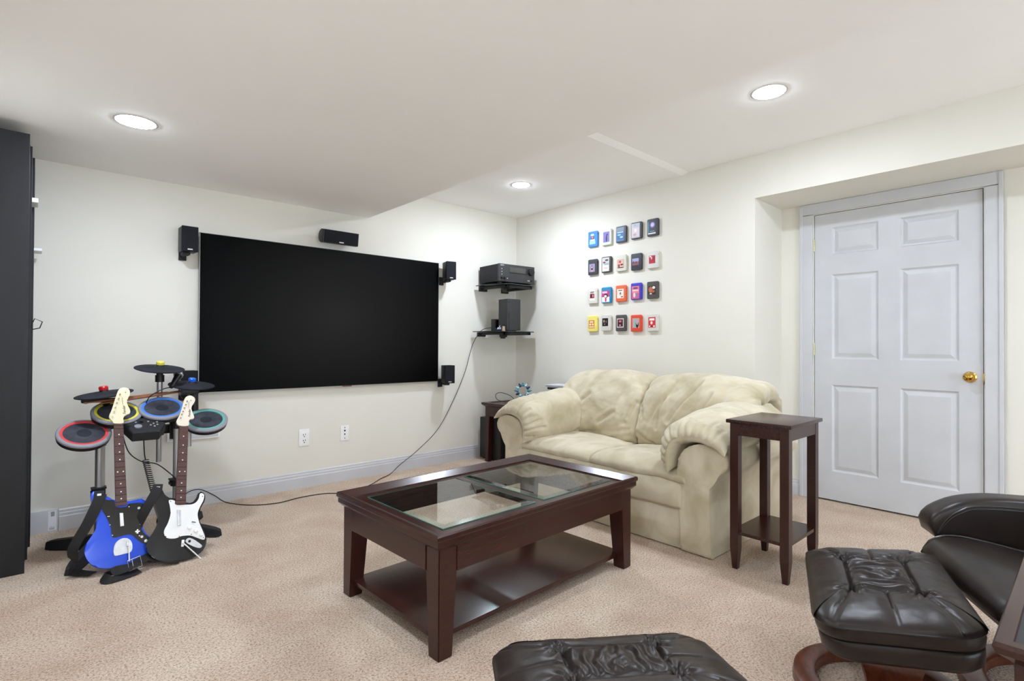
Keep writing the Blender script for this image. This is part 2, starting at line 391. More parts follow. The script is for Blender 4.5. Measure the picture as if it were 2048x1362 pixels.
bm = bmesh.new(); T = Matrix.Translation((0, -3.539-(DY0+DY1)/2, .90)) @ Matrix.Rotation(-PI/2, 4, 'Y')
lathe(bm, [(0, 0), (.033, 0), (.033, .004), (.028, .008), (.013, .012), (.012, .030), (.020, .036), (.027, .046), (.028, .055), (.024, .064), (.012, .069), (0, .070)], 28, T)
props(finish(bm, 'door_knob', BRASS, door), 'polished brass knob')
for z in (1.812, 1.062, .25):
    bm = bmesh.new(); y = DY0-(DY0+DY1)/2
    for k in range(5): cyl(bm, (-.006, y+.001, z-.045+k*.018), (-.006, y+.001, z-.045+k*.018+.0165), .0065, n=12)
    b2(bm, (-.001, y-.008, z-.045), (.003, y+.001, z+.045)); finish(bm, 'hinge', mat('pale_brass', (206, 200, 170), .35, .6), door)
bm = bmesh.new(); b2(bm, (-.013, DY1-(DY0+DY1)/2-.0035, .86), (.004, DY1-(DY0+DY1)/2+.003, .925), .002); finish(bm, 'strike_plate', BRASS, door)

# ------------------------------------------------------------------ recessed lamps
def lamp(x, y, z, label, r=.078, k=1.0, group='recessed ceiling lights'):
    t = thing('recessed_light', label, 'ceiling light', (x, y, z), 0, group)
    bm = bmesh.new(); lathe(bm, [(r, 0), (r+.002, -.002), (r+.008, -.002), (r+.012, 0)], 40); finish(bm, 'trim_ring', TRIM, t)
    bm = bmesh.new(); lathe(bm, [(r+.003, -.001), (r*.9, -.004), (r*.6, -.007), (0, -.009)], 40); finish(bm, 'lens', LENS(k), t)
    return t
lamp(-3.367, -1.002, HL, 'glowing recessed light in the lower ceiling, nearest the dark media towers')
lamp(-.751, -.874, HF, 'glowing recessed light in the raised ceiling above the corner shelves', .070, 1.7)
lamp(-.865, -2.903, HN, 'glowing recessed light in the raised ceiling, nearest the white door', .078, 1.15)
lamp(-3.367, -3.10, HL, 'recessed light in the lower ceiling just above the camera')
lamp(-.865, -4.95, HN, 'added, unseen recessed fill light in the raised ceiling behind the recliner')  # out of view, added along the lamp row for fill
lamp(-3.367, -5.15, HL, 'added, unseen recessed fill light in the lower ceiling far behind the camera')  # another unseen lamp added to fill the room

# ------------------------------------------------------------------ coffee table
def leg_taper(bm, x, y, sx, sy, w0, w1, z0, z1):
    """square leg, straight on the outer faces (towards sx, sy), tapering on the inner ones"""
    lo = []; hi = []
    for (wd, z, arr) in ((w1, z0, lo), (w0, z1, hi)):
        xs = sorted((x, x-sx*wd)); ys_ = sorted((y, y-sy*wd))
        arr += [bm.verts.new(c) for c in ((xs[0], ys_[0], z), (xs[1], ys_[0], z), (xs[1], ys_[1], z), (xs[0], ys_[1], z))]
    bm.faces.new(lo[::-1]); bm.faces.new(hi)
    for i in range(4): bm.faces.new((lo[i], lo[(i+1) % 4], hi[(i+1) % 4], hi[i]))
    bmesh.ops.bevel(bm, geom=bm.edges[:], offset=.003, segments=2, affect='EDGES')
def rim_loop(bm, LX, LY, prof):
    """closed moulding around a rectangle; prof = (inset, z) loop"""
    rings = [[bm.verts.new((sx*(LX/2-i), sy*(LY/2-i), z)) for sx, sy in ((-1, -1), (1, -1), (1, 1), (-1, 1))] for i, z in prof]
    n = len(rings)
    for k in range(n):
        A, Bq = rings[k], rings[(k+1) % n]
        for i in range(4): bm.faces.new((A[i], A[(i+1) % 4], Bq[(i+1) % 4], Bq[i]))
CT = thing('coffee_table', 'dark espresso wood coffee table with two clear glass panes and a lower shelf', 'coffee table', (-2.106, -2.170, 0), math.radians(1.8))
LX, LY, H = 1.212, .752, .443
bm = bmesh.new(); rim_loop(bm, LX, LY, [(0, H-.006), (.004, H), (.010, H), (.052, H-.020), (.054, H-.026), (.054, H-.045), (.016, H-.045), (.014, H-.030), (.006, H-.026), (0, H-.018)])
finish(bm, 'rim', WOODX, CT, ang=25)
bm = bmesh.new(); zt, zb = H-.026, H-.045
xs = [-LX/2+.05, -.500, -.024, .040, .520, LX/2-.05]; ys_ = [-LY/2+.05, -.265, .275, LY/2-.05]
for i in range(5):
    for j in range(3):
        if j == 1 and i in (1, 3): continue
        b2(bm, (xs[i], ys_[j], zb), (xs[i+1], ys_[j+1], zt))
bmesh.ops.remove_doubles(bm, verts=bm.verts[:], dist=1e-4)
finish(bm, 'top_panel', WOODX, CT, smooth=False)
for (xa, xb) in ((-.500, -.024), (.040, .520)):
    x0, x1, y0, y1 = xa-.006, xb+.006, -.271, .281; zg = zt+.0005
    bm = bmesh.new(); rings = []
    for ins, z in ((0, zg), (0, zg+.003), (.022, zg+.008)):
        rings.append([bm.verts.new(c) for c in ((x0+ins, y0+ins, z), (x1-ins, y0+ins, z), (x1-ins, y1-ins, z), (x0+ins, y1-ins, z))])
    bm.faces.new(rings[-1])
    p = finish(bm, 'glass_pane', PGLASS, CT, smooth=False)
    bm = bmesh.new(); rings = []
    for ins, z in ((0, zg+.003), (.022, zg+.008)):
        rings.append([bm.verts.new(c) for c in ((x0+ins, y0+ins, z), (x1-ins, y0+ins, z), (x1-ins, y1-ins, z), (x0+ins, y1-ins, z))])
    for A, Bq in zip(rings, rings[1:]):
        for i in range(4): bm.faces.new((A[i], A[(i+1) % 4], Bq[(i+1) % 4], Bq[i]))
    finish(bm, 'glass_bevel', BGLASS, p, smooth=False)
    bm = bmesh.new(); r0, r1 = [[bm.verts.new(c) for c in ((x0, y0, z), (x1, y0, z), (x1, y1, z), (x0, y1, z))] for z in (zg, zg+.003)]
    for i in range(4): bm.faces.new((r0[i], r0[(i+1) % 4], r1[(i+1) % 4], r1[i]))
    finish(bm, 'glass_edge', EGLASS, p, smooth=False)
for sx, sy in ((-1, -1), (1, -1), (1, 1), (-1, 1)):
    bm = bmesh.new(); leg_taper(bm, sx*(LX/2-.024), sy*(LY/2-.024), sx, sy, .085, .060, 0, H-.045); finish(bm, 'leg', WOOD, CT, smooth=False)
for s in (-1, 1):
    bm = bmesh.new(); b2(bm, (-LX/2+.10, s*(LY/2-.030)-.010, H-.148), (LX/2-.10, s*(LY/2-.030)+.010-.0*s, H-.044), .002)
    finish(bm, 'apron', WOODX, CT, smooth=False)
    bm = bmesh.new(); b2(bm, (s*(LX/2-.030)-.010, -LY/2+.10, H-.148), (s*(LX/2-.030)+.010, LY/2-.10, H-.044), .002)
    finish(bm, 'apron', WOODX, CT, smooth=False)
bm = bmesh.new(); rim_loop(bm, LX, LY, [(.006, H-.018), (.006, H-.044), (.020, H-.060), (.030, H-.060), (.030, H-.044)])
finish(bm, 'moulding', WOODX, CT, ang=25)
bm = bmesh.new(); b2(bm, (-LX/2+.040, -LY/2+.060, .052), (LX/2-.050, LY/2-.060, .072), .004); finish(bm, 'lower_shelf', WOODX, CT)
for s in (-1, 1):
    for sy in (-1, 1):
        bm = bmesh.new(); b2(bm, (s*(LX/2-.07)-.02, sy*(LY/2-.085)-.015, .040), (s*(LX/2-.07)+.02, sy*(LY/2-.085)+.015, .0525)); finish(bm, 'shelf_cleat', WOOD, CT, smooth=False)

# ------------------------------------------------------------------ tall stand by the loveseat
ST = thing('plant_stand', 'tall narrow dark wood stand with a low shelf beside the loveseat arm', 'side table', (-.972, -2.975, 0), 0.0)
bm = bmesh.new(); b2(bm, (-.205, -.152, .714), (.205, .152, .732), .003); finish(bm, 'table_top', WOODX, ST)
for sx, sy in ((-1, -1), (1, -1), (1, 1), (-1, 1)):
    bm = bmesh.new(); x, y = sx*.190, sy*.137
    sec = ((.714, .040, 0), (.10, .040, 0), (0, .024, .008)); rings = []
    for z, wd, o in sec:
        x0, x1 = sorted((x-sx*o, x-sx*(o+wd))); y0, y1 = sorted((y-sy*o, y-sy*(o+wd)))
        rings.append([bm.verts.new(c) for c in ((x0, y0, z), (x1, y0, z), (x1, y1, z), (x0, y1, z))])
    for A, Bq in zip(rings, rings[1:]):
        for i in range(4): bm.faces.new((A[i], A[(i+1) % 4], Bq[(i+1) % 4], Bq[i]))
    bm.faces.new(rings[0]); bm.faces.new(rings[-1][::-1])
    finish(bm, 'leg', WOOD, ST, smooth=False)
for s in (-1, 1):
    bm = bmesh.new(); b2(bm, (-.150, s*.128-.008, .655), (.150, s*.128+.008, .714)); finish(bm, 'apron', WOODX, ST, smooth=False)
    bm = bmesh.new(); b2(bm, (s*.181-.008, -.097, .655), (s*.181+.008, .097, .714)); finish(bm, 'apron', WOODX, ST, smooth=False)
bm = bmesh.new()
prism(bm, [(-.149, -.133), (.149, -.133), (.149, -.096), (.186, -.096), (.186, .096), (.149, .096), (.149, .133), (-.149, .133), (-.149, .096), (-.186, .096), (-.186, -.096), (-.149, -.096)], .172, .188)
finish(bm, 'lower_shelf', WOODX, ST, smooth=False)

# ------------------------------------------------------------------ loveseat (front faces -x)
SY0, SY1 = -1.140, -2.735; SC = (SY0+SY1)/2; XF = -1.150
SO = thing('loveseat', 'tan microsuede loveseat with puffy rolled arms against the right wall', 'sofa', (-.68, SC, 0))
def wp(o): return W(o, SO)
def wrinkle(amp, fx=(6, 6, 6), seed=0.):
    return lambda s, sd, t, c: amp*fbm((c.x*fx[0]+seed, c.y*fx[1]+seed*.7, c.z*fx[2]), 4)
def creases(lines, Ls, Lt):
    segs = [((a[0]*Ls, a[1]*Lt), (b[0]*Ls, b[1]*Lt), dp, wd) for pts, dp, wd in lines for a, b in zip(pts, pts[1:])]
    def f(s, t):
        v = 0.; best = {}
        for a, b, dp, wd in segs:
            d = seg_dist((s*Ls, t*Lt), a, b)
            if d < wd*5: best[(dp, wd)] = min(best.get((dp, wd), 9), d)
        for (dp, wd), d in best.items(): v += -dp*math.exp(-(d/wd)**2)+.45*dp*math.exp(-((d-2.3*wd)/(1.2*wd))**2)
        return v
    return f
def seg_dist(p, a, b):
    ax, ay = a; bx, by = b; dx, dy = bx-ax, by-ay
    t = max(0, min(1, ((p[0]-ax)*dx+(p[1]-ay)*dy)/(dx*dx+dy*dy+1e-12))); return math.hypot(p[0]-ax-t*dx, p[1]-ay-t*dy)
# base and front skirt
bm = bmesh.new(); b2(bm, (XF+.012, SY1+.15, .004), (-.22, SY0-.15, .300), .012, 3); wp(finish(bm, 'base', SUEDE, SO))
bm = bmesh.new(); b2(bm, (-.34, SY1+.04, .02), (-.17, SY0-.04, .70), .03, 3); wp(finish(bm, 'back_frame', SUEDE, SO))
# front rail cushion band
wp(quilt('front_rail', lambda t: [(-1.145, .222), (-1.152, .29), (-1.130, .345), (-1.06, .352)], SY1+.165, SY0-.145, .024,
      lambda p, t: Vector((p.x, t, p.y)), SUEDE, SO, ns=20, nt_=40, pe=4, pt=10, disp=wrinkle(.004, (5, 7, 5), 3)))
SIDE_A = 1; SIDE_B = 1      # room-facing side of the arm pillows / back cushions
# arms, mirrored about the centre line
def arm(sgn):
    Y = lambda off: SC + sgn*off          # off measured outwards from the centre
    prof = [(.628, .004), (.622, .20), (.608, .36), (.604, .46), (.640, .540), (.72, .578), (.81, .578), (.868, .552), (.890, .505), (.872, .458), (.825, .428), (.797, .398), (.786, .34), (.790, .20), (.7975, .004)]
    pr = cr([Vector((a, b)) for a, b in prof], 44)
    bm = bmesh.new(); T = Matrix(((0, 0, 1, 0), (sgn, 0, 0, SC), (0, 1, 0, 0), (0, 0, 0, 1)))
    prism(bm, [(p.x, max(.003, p.y)) for p in pr], XF-.002, -.24, T, bev=.016, seg=3)
    wp(finish(bm, 'arm', SUEDE, SO, ang=50))
    # arm pillow: from the seat up over the arm
    def med(t):
        lift = .005+.062*t
        k = max(0., 1-t/.10); k2 = k*k
        pts = [(.555, .425), (.540+.012*t, .515), (.572, .592+lift), (.650, .627+lift), (.745, .628+lift*.9), (.825, .603+lift*.5), (.873, .562)]
        return [(a+k2*.012, b-k2*.016) for a, b in pts]
    def half(s, t): return .056+.024*math.sin(PI*min(1, s*1.15))+.010*t
    def disp(s, sd, t, c):
        d = .009*fbm((c.x*6, c.y*5+sgn*9, c.z*5), 5)
        if sd > 0:
            pl = math.sin(s*34+2.5*fbm((s*3, t*6, sgn), 2))
            d -= .005*max(0, pl)**3*math.exp(-((t-.09)/.10)**2)
            d -= .006*max(0, math.sin(s*22+1+t*6))**3*math.exp(-((t-.9)/.12)**2)
            d -= .007*max(0, math.sin(t*17+s*7+sgn))**4*(s > .55)*math.exp(-((s-.8)/.12)**2)
        return d
    cf = creases([([(s0, .0), (s0+.015*(i % 3-1), .055+.035*((i*7) % 4))], .0052+.0003*((i*5) % 7), .0062+.0001*i) for i, s0 in enumerate((.10, .17, .235, .31, .37, .45, .53, .60, .68, .76, .84))]
                 + [([(s0, 1.0), (s0+.03, .86)], .008+.0003*i, .008) for i, s0 in enumerate((.2, .35, .5, .66))] + [([(.62, .30), (.70, .36), (.86, .38)], .009, .0085), ([(.05, .5), (.12, .62), (.10, .8)], .007, .009)], .55, .85)
    d0 = disp; disp = lambda s, sd, t, c: d0(s, sd, t, c)+(cf(s, t) if sd == SIDE_A else 0)
    wp(quilt('arm_pillow', lambda t: [(x, z) for x, z in (med(t) if sgn < 0 else med(t))], XF-.035, -.30, half,
          lambda p, t: Vector((t, Y(p.x), p.y)), SUEDE, SO, ns=120, nt_=110, pe=4.5, pt=2.8, disp=disp))
arm(1); arm(-1)
# seat cushions
for k, (ya, yb) in enumerate(((SY0-.150, SC+.002), (SC-.002, SY1+.150))):
    def disp(s, sd, t, c, k=k):
        d = .010*fbm((c.x*5+k*5, c.y*6, c.z*6+k), 5)
        if sd > 0:
            d -= .006*max(0, math.sin(c.x*14+c.y*20+3*fbm((c.x*3, c.y*3, k), 2)))**3*math.exp(-((t-(.93 if k == 0 else .07))/.13)**2)
            d += .010*math.sin(PI*t)*math.sin(PI*min(1, s))
        return d
    wp(quilt('seat_cushion', lambda t: [(-.42, .385), (-.65, .392), (-.90, .400), (-1.06, .402), (-1.125, .388), (-1.150, .362)][::-1], ya, yb, .046,
          lambda p, t: Vector((p.x, t, p.y)), SUEDE, SO, ns=70, nt_=70, pe=3.4, pt=4.5, disp=disp))
# back cushions: rise from the seat and roll over the top
for k, (ya, yb) in enumerate(((SY0-.030, SC+.002), (SC-.002, SY1+.020))):
    outer = 0. if k == 0 else 1.
    def med(t, k=k):
        e = abs(t-outer); q = max(0, 1-e/.30)**2
        a = [(-.625, .415), (-.640, .50), (-.585, .64), (-.500, .762), (-.400, .812), (-.300, .805), (-.225, .740), (-.195, .62)]
        return [(x+.02*q, z+.018*math.sin(PI*t)-.012*q if i > 2 else z+.16*q*(1-i/3)) for i, (x, z) in enumerate(a)]
    def half(s, t): return .055+.034*math.sin(PI*min(1, s*1.2))
    def disp(s, sd, t, c, k=k):
        d = .012*fbm((c.x*5+k*7, c.y*5, c.z*5), 5)
        if sd < 0 or True:
            ph = c.y*17+c.z*9*(1 if k else -1)+2.2*fbm((c.y*2, c.z*2, k+3), 2)
            d -= .016*max(0, math.sin(ph))**6*math.exp(-((s-.42)/.22)**2)*(1.3 if k else .5)
            d -= .010*max(0, math.sin(c.z*26+c.y*11+k+2*fbm((c.y*3, c.z*3, 1), 2)))**4*math.exp(-((s-.08)/.10)**2)
            d -= .008*max(0, math.sin(s*30+4*t))**3*(math.exp(-(t/.09)**2)+math.exp(-((1-t)/.09)**2))
        return d
    lines = ([([(.05, .45), (.08, .7), (.11, .95)], .009, .009), ([(.02, .5), (.05, .75), (.08, .96)], .0085, .008), ([(.13, .60), (.22, .78)], .008, .010), ([(.2, .25), (.35, .45)], .006, .012), ([(.33, .97), (.2, .93)], .010, .010), ([(.45, .02), (.30, .06), (.15, .04)], .010, .010)] if k == 0 else
             [([(.49, .30), (.40, .25), (.27, .23), (.15, .22)], .011, .0095), ([(.50, .54), (.43, .49), (.36, .43), (.20, .33)], .013, .0090), ([(.42, .66), (.35, .62), (.24, .60)], .009, .0085), ([(.10, .02), (.03, .18)], .010, .0088), ([(.05, .35), (.10, .55)], .007, .009), ([(.30, .03), (.22, .06)], .010, .0092)])
    cb_ = creases(lines, .72, .77); d1 = disp
    disp = lambda s, sd, t, c, cb_=cb_, d1=d1: d1(s, sd, t, c)+(cb_(s, t) if sd == SIDE_B else 0)
    wp(quilt('back_cushion', med, ya, yb, half, lambda p, t: Vector((p.x, t, p.y)), SUEDE, SO, ns=130, nt_=120, pe=3.0, pt=3.4, disp=disp))

# ------------------------------------------------------------------ leather footstools and recliner
def rrect(LXh, LYh, r, n=10):
    pts = []
    for cx, cy, a0 in ((LXh-r, LYh-r, 0), (-LXh+r, LYh-r, PI/2), (-LXh+r, -LYh+r, PI), (LXh-r, -LYh+r, 3*PI/2)):
        for k in range(n+1): pts.append((cx+r*math.cos(a0+PI/2*k/n), cy+r*math.sin(a0+PI/2*k/n)))
    return pts
def seg_dist(p, a, b):
    ax, ay = a; bx, by = b; dx, dy = bx-ax, by-ay
    t = max(0, min(1, ((p[0]-ax)*dx+(p[1]-ay)*dy)/(dx*dx+dy*dy))); return math.hypot(p[0]-ax-t*dx, p[1]-ay-t*dy)
def swivel_base(root, R=.245, wid=.062, ztop=.22, prefix=''):
    bm = bmesh.new(); lathe(bm, [(R-wid, .004), (R, .004), (R+.004, .012), (R, .036), (R-.010, .042), (R-wid+.008, .042), (R-wid, .036), (R-wid, .004)], 64)
    finish(bm, 'ring_base', WALNUT, root, ang=40)
    for s in (-1, 1):     # broad bent-wood uprights from the ring to the seat
        bm = bmesh.new(); path = [(s*(R-.025), .040), (s*(R-.020), .075), (s*(R-.055), .120), (s*(R-.105), .160), (s*(R-.125), ztop)]
        P = cr([Vector(p) for p in path], 16); rings = []
        for i, p in enumerate(P):
            k = i/15; wd = .085-.030*math.sin(PI*k)+.02*k; th = .014
            d = (P[min(15, i+1)]-P[max(0, i-1)]).normalized(); nx, nz = -d.y, d.x
            rings.append([bm.verts.new((p.x+a*nx*th, b*wd, p.y+a*nz*th)) for a, b in ((-1, -1), (-1, 1), (1, 1), (1, -1))])
        for A, Bq in zip(rings, rings[1:]):
            for i in range(4): bm.faces.new((A[i], A[(i+1) % 4], Bq[(i+1) % 4], Bq[i]))
        bm.faces.new(rings[0]); bm.faces.new(rings[-1])
        finish(bm, 'bentwood_upright', WALNUT, root, ang=40)
    bm = bmesh.new(); b2(bm, (-R+.10, -.045, ztop-.030), (R-.10, .045, ztop-.004), .008); finish(bm, 'crossbar', WALNUT, root)
    bm = bmesh.new(); cyl(bm, (0, 0, ztop-.006), (0, 0, ztop+.02), .06, n=28); finish(bm, 'swivel_plate', CHROME, root)
WO, DO = .300, .194       # half width, half depth of the footstool cushion
def stool(label, M0):
    root = thing('footstool', label, 'footstool', M=M0, group='leather swivel footstools')
    swivel_base(root, R=.245, ztop=.240)
    tilt = Matrix.Translation((0, 0, .297)) @ Matrix.Rotation(math.radians(-8), 4, 'X')
    ol = rrect(WO, DO, .080, 8)
    # lower upholstered box
    bm = bmesh.new(); rings = []
    for sc, z in ((.82, -.058), (.91, -.055), (.955, -.040), (.972, -.012), (.972, .000), (.955, .006)):
        rings.append([bm.verts.new((x*sc, y*(sc-.02*(z < -.04)), z)) for x, y in ol])
    for A, Bq in zip(rings, rings[1:]):
        for i in range(len(ol)): bm.faces.new((A[i], A[(i+1) % len(ol)], Bq[(i+1) % len(ol)], Bq[i]))
    bm.faces.new(rings[0][::-1]); bm.faces.new(rings[-1])
    finish(bm, 'seat_box', LEATHER, root, ang=60, mw=tilt)
    # boxed side band
    bm = bmesh.new(); rings = []
    for sc, z in ((.94, .004), (.985, .010), (1.0, .026), (.995, .044), (.95, .050)):
        rings.append([bm.verts.new((x*sc, y*sc, z)) for x, y in ol])
    for A, Bq in zip(rings, rings[1:]):
        for i in range(len(ol)): bm.faces.new((A[i], A[(i+1) % len(ol)], Bq[(i+1) % len(ol)], Bq[i]))
    bm.faces.new(rings[0][::-1]); bm.faces.new(rings[-1])
    band = finish(bm, 'side_band', LEATHER, root, ang=60, mw=tilt)
    bm = bmesh.new(); tube(bm, [(x*1.003, y*1.003, .046) for x, y in ol], .0045, 8, closed=True); finish(bm, 'piping', PIPING, band)
    # tufted top: polar-mapped grid so the rounded outline stays clean
    cx, cy = .125, .082
    seams = [((-cx, cy), (cx, cy)), ((-cx, -cy), (cx, -cy)), ((-cx, cy), (-cx, -cy)), ((cx, cy), (cx, -cy)),
             ((cx, 0), (WO, 0)), ((-cx, 0), (-WO, 0)), ((cx, cy), (WO, cy+.075)), ((cx, -cy), (WO, -cy-.075)), ((-cx, cy), (-WO, cy+.075)), ((-cx, -cy), (-WO, -cy-.075))]
    NA, NR = 4*64, 84; big = cr([Vector(p) for p in ol], NA, closed=True)
    bm = bmesh.new(); rings = []
    for j in range(1, NR+1):
        rr = (j/NR)**.85; ring = []
        for i in range(NA):
            x, y = big[i].x*rr*1.012, big[i].y*rr*1.012
            edge = max(0, 1-rr**4.5)**.5
            z = .048+.034*edge+.014*(1-rr*rr)
            for q, (a, b) in enumerate(seams):
                d = seg_dist((x, y), a, b)
                z -= ((.010 if q < 4 else .007)*math.exp(-(d/(.0045 if q < 4 else .0038))**2)+(.006 if q < 4 else .003)*math.exp(-(d/.018)**2))*edge
            for tx in (-cx, cx):
                for ty in (-cy, cy):
                    d = math.hypot(x-tx, y-ty); z -= .017*math.exp(-(d/.014)**2)
                    ang = math.atan2(y-ty, x-tx)
                    if abs(x) > cx-.01: z += .0042*math.sin(ang*9)*math.exp(-((d-.030)/.028)**2)
            if abs(x) < cx and abs(y) < cy:
                f = (1-(abs(y)/cy)**6)*(1-(abs(x)/cx)**8)
                z += .0045*math.sin(x*150+6*fbm((x*8, y*10, 2.), 2))*f+.006*f*fbm((x*26, y*7, 5.), 3)
            else:
                z += .0030*fbm((x*12, y*12, 1.), 3)*edge
            ring.append(bm.verts.new((x, y, z)))
        rings.append(ring)
    c0 = bm.verts.new((0, 0, .096))
    for i in range(NA): bm.faces.new((c0, rings[0][i], rings[0][(i+1) % NA]))
    for A, Bq in zip(rings, rings[1:]):
        for i in range(NA): bm.faces.new((A[i], Bq[i], Bq[(i+1) % NA], A[(i+1) % NA]))
    bm.faces.new(rings[-1])
    finish(bm, 'tufted_cushion', LEATHER, root, ang=80, mw=tilt)
    return root
def floor_frame(x, y, ang):
    return Matrix.Translation((x, y, 0)) @ Matrix.Rotation(ang, 4, 'Z')
# local +y of a footstool points away from its chair
S1 = stool('brown leather swivel footstool with its ring base showing, beside the recliner', floor_frame(-1.744, -3.603, math.radians(21)))
copy_tree(S1, floor_frame(-2.700, -3.306, math.radians(-35.8)) @ Matrix.Scale(.93, 4), label='brown leather footstool cut off by the bottom edge, before the coffee table')

# recliner; local +y = the way it faces, +x = its right-hand side
RC = thing('recliner', 'brown leather swivel recliner with padded arms at the right edge', 'armchair', M=floor_frame(-1.36, -4.02, math.radians(30.7)))
swivel_base(RC, R=.29, wid=.07, ztop=.26)
def slab(name, X0, X1, med, half, parent, **kw):
    return quilt(name, med, X0, X1, half, lambda p, t: Vector((t, p.x, p.y)), LEATHER, parent, **kw)
dl = lambda a: (lambda s, sd, t, c: a*fbm((c.x*5, c.y*5, c.z*5), 3))
SEATW = .255
slab('seat_cushion', -SEATW, SEATW, lambda t: [(.285, .315), (.270, .352), (.20, .362), (.0, .325), (-.26, .285)], .058, RC, ns=40, nt_=30, pe=5, pt=9, disp=dl(.004))
bm = bmesh.new()
for s in (-1, 1): tube(bm, [(s*SEATW*.95, .318, .345), (s*SEATW*.95, .285, .398), (s*SEATW*.95, .20, .416), (s*SEATW*.95, 0, .380), (s*SEATW*.95, -.22, .342)], .004, 8, res=24)
finish(bm, 'seat_piping', PIPING, RC)
bm = bmesh.new(); b2(bm, (-SEATW+.01, -.26, .255), (SEATW-.01, .255, .300), .02, 3); finish(bm, 'seat_box', LEATHER, RC)
for s in (-1, 1):
    x0 = s*(SEATW+.004); x1 = s*(SEATW+.125)
    if s < 0: yb_, yf = -.34, -.02
    else: yb_, yf = -.34, .272
    a = slab('armrest', min(x0, x1), max(x0, x1), lambda t, yf=yf, yb_=yb_: [(yf-.004, .400), (yf-.06, .440), (yf-.20, .462), (yb_, .455)], .092, RC, ns=36, nt_=22, pe=2.6, pt=5, disp=dl(.002))
    bm = bmesh.new(); xi = s*(SEATW+.006)
    for dz in (0, -.010):
        tube(bm, [(xi, yf-.012, .415), (xi, yf-.030, .455+dz), (xi, yf-.075, .500+dz), (xi, yf-.17, .526+dz), (xi, yb_+.04, .522+dz)], .0032, 8, res=28)
    finish(bm, 'piping', PIPING, a)
    bm = bmesh.new(); b2(bm, (min(x0, x1)+.03, -.30, .262), (max(x0, x1)-.03, -.06, .40), .01); finish(bm, 'arm_bracket', WALNUT, RC)
    bm = bmesh.new(); b2(bm, (s*.14-.02 if s < 0 else .14, -.24, .245), (s*(SEATW+.09) if s > 0 else -.12, -.16, .268), .006) if s > 0 else b2(bm, (-(SEATW+.09), -.24, .245), (-.14, -.16, .268), .006)
    finish(bm, 'arm_support', WALNUT, RC)
slab('backrest', -.27, .27, lambda t: [(-.27, .36), (-.33, .50), (-.42, .72), (-.52, .92)], .075, RC, ns=30, nt_=24, pe=4, pt=5, disp=dl(.006))
slab('headrest', -.22, .22, lambda t: [(-.49, .89), (-.54, .98), (-.60, 1.08)], .07, RC, ns=22, nt_=20, pe=3, pt=4, disp=dl(.005))

# ------------------------------------------------------------------ small dark tables with inset tops
def end_table(label, x0, x1, y0, y1, Hh, inset, rw=.050):
    t = thing('end_table', label, 'side table', ((x0+x1)/2, (y0+y1)/2, 0)); LX, LY = x1-x0, y1-y0
    bm = bmesh.new(); rim_loop(bm, LX, LY, [(0, Hh-.008), (.004, Hh), (rw, Hh), (rw+.002, Hh-.006), (rw+.002, Hh-.030), (.030, Hh-.042), (.022, Hh-.034), (.006, Hh-.022)])
    finish(bm, 'rim', WOODX, t, ang=25)
    bm = bmesh.new(); b2(bm, (-LX/2+rw-.01, -LY/2+rw-.01, Hh-.026), (LX/2-rw+.01, LY/2-rw+.01, Hh-.005)); finish(bm, 'inset_panel', inset, t, smooth=False)
    for sx, sy in ((-1, -1), (1, -1), (1, 1), (-1, 1)):
        bm = bmesh.new(); leg_taper(bm, sx*(LX/2-.028), sy*(LY/2-.028), sx, sy, .062, .045, 0, Hh-.036); finish(bm, 'leg', WOOD, t, smooth=False)
    for s in (-1, 1):
        bm = bmesh.new(); b2(bm, (-LX/2+.085, s*(LY/2-.036)-.009, Hh-.125), (LX/2-.085, s*(LY/2-.036)+.009, Hh-.034)); finish(bm, 'apron', WOODX, t, smooth=False)
        bm = bmesh.new(); b2(bm, (s*(LX/2-.036)-.009, -LY/2+.085, Hh-.125), (s*(LX/2-.036)+.009, LY/2-.085, Hh-.034)); finish(bm, 'apron', WOODX, t, smooth=False)
    return t
SLATE = mat('dark_inset', (40, 40, 44), .55, rgb2=(50, 50, 55), nscale=20)
end_table('dark wood end table with a black inset top in the lower right foreground', -2.405, -1.80, -4.42, -3.921, .553, SLATE, .027)
end_table('dark wood end table in the far corner behind the loveseat arm', -.595, -.03, -.640, -.170, .553, WOODX)

# ------------------------------------------------------------------ television and speakers
TVX0, TVX1, TVZ1 = -2.9033, -.9933, 1.834; TVZ0 = TVZ1-1.91*9/16
TV = thing('television', 'huge black flat-screen television mounted on the cream wall', 'television', ((TVX0+TVX1)/2, -.04, (TVZ0+TVZ1)/2))
bm = bmesh.new(); b2(bm, (TVX0-TV.location.x+.003, .0-.004, TVZ0-TV.location.z+.003), (TVX1-TV.location.x-.003, .016, TVZ1-TV.location.z-.003)); finish(bm, 'screen', SCREEN, TV, smooth=False)
bm = bmesh.new(); hw, hh = .955, (TVZ1-TVZ0)/2
for a, b in (((-hw, -.003, -hh), (-hw+.005, .028, hh)), ((hw-.005, -.003, -hh), (hw, .028, hh)), ((-hw, -.003, hh-.004), (hw, .028, hh)), ((-hw, -.003, -hh), (hw, .028, -hh+.006))): b2(bm, a, b)
finish(bm, 'bezel', mat('silver_bezel', (150, 148, 146), .35, .7), TV, smooth=False)
bm = bmesh.new(); b2(bm, (-.6, .014, -.4), (.6, .039, .4), .01); finish(bm, 'wall_mount', BLK, TV)
bm = bmesh.new(); b2(bm, (.05, -.0055, -hh-.006), (.125, .006, -hh+.003), .002); finish(bm, 'maker_badge', mat('badge_brown', (96, 66, 58), .4), TV)
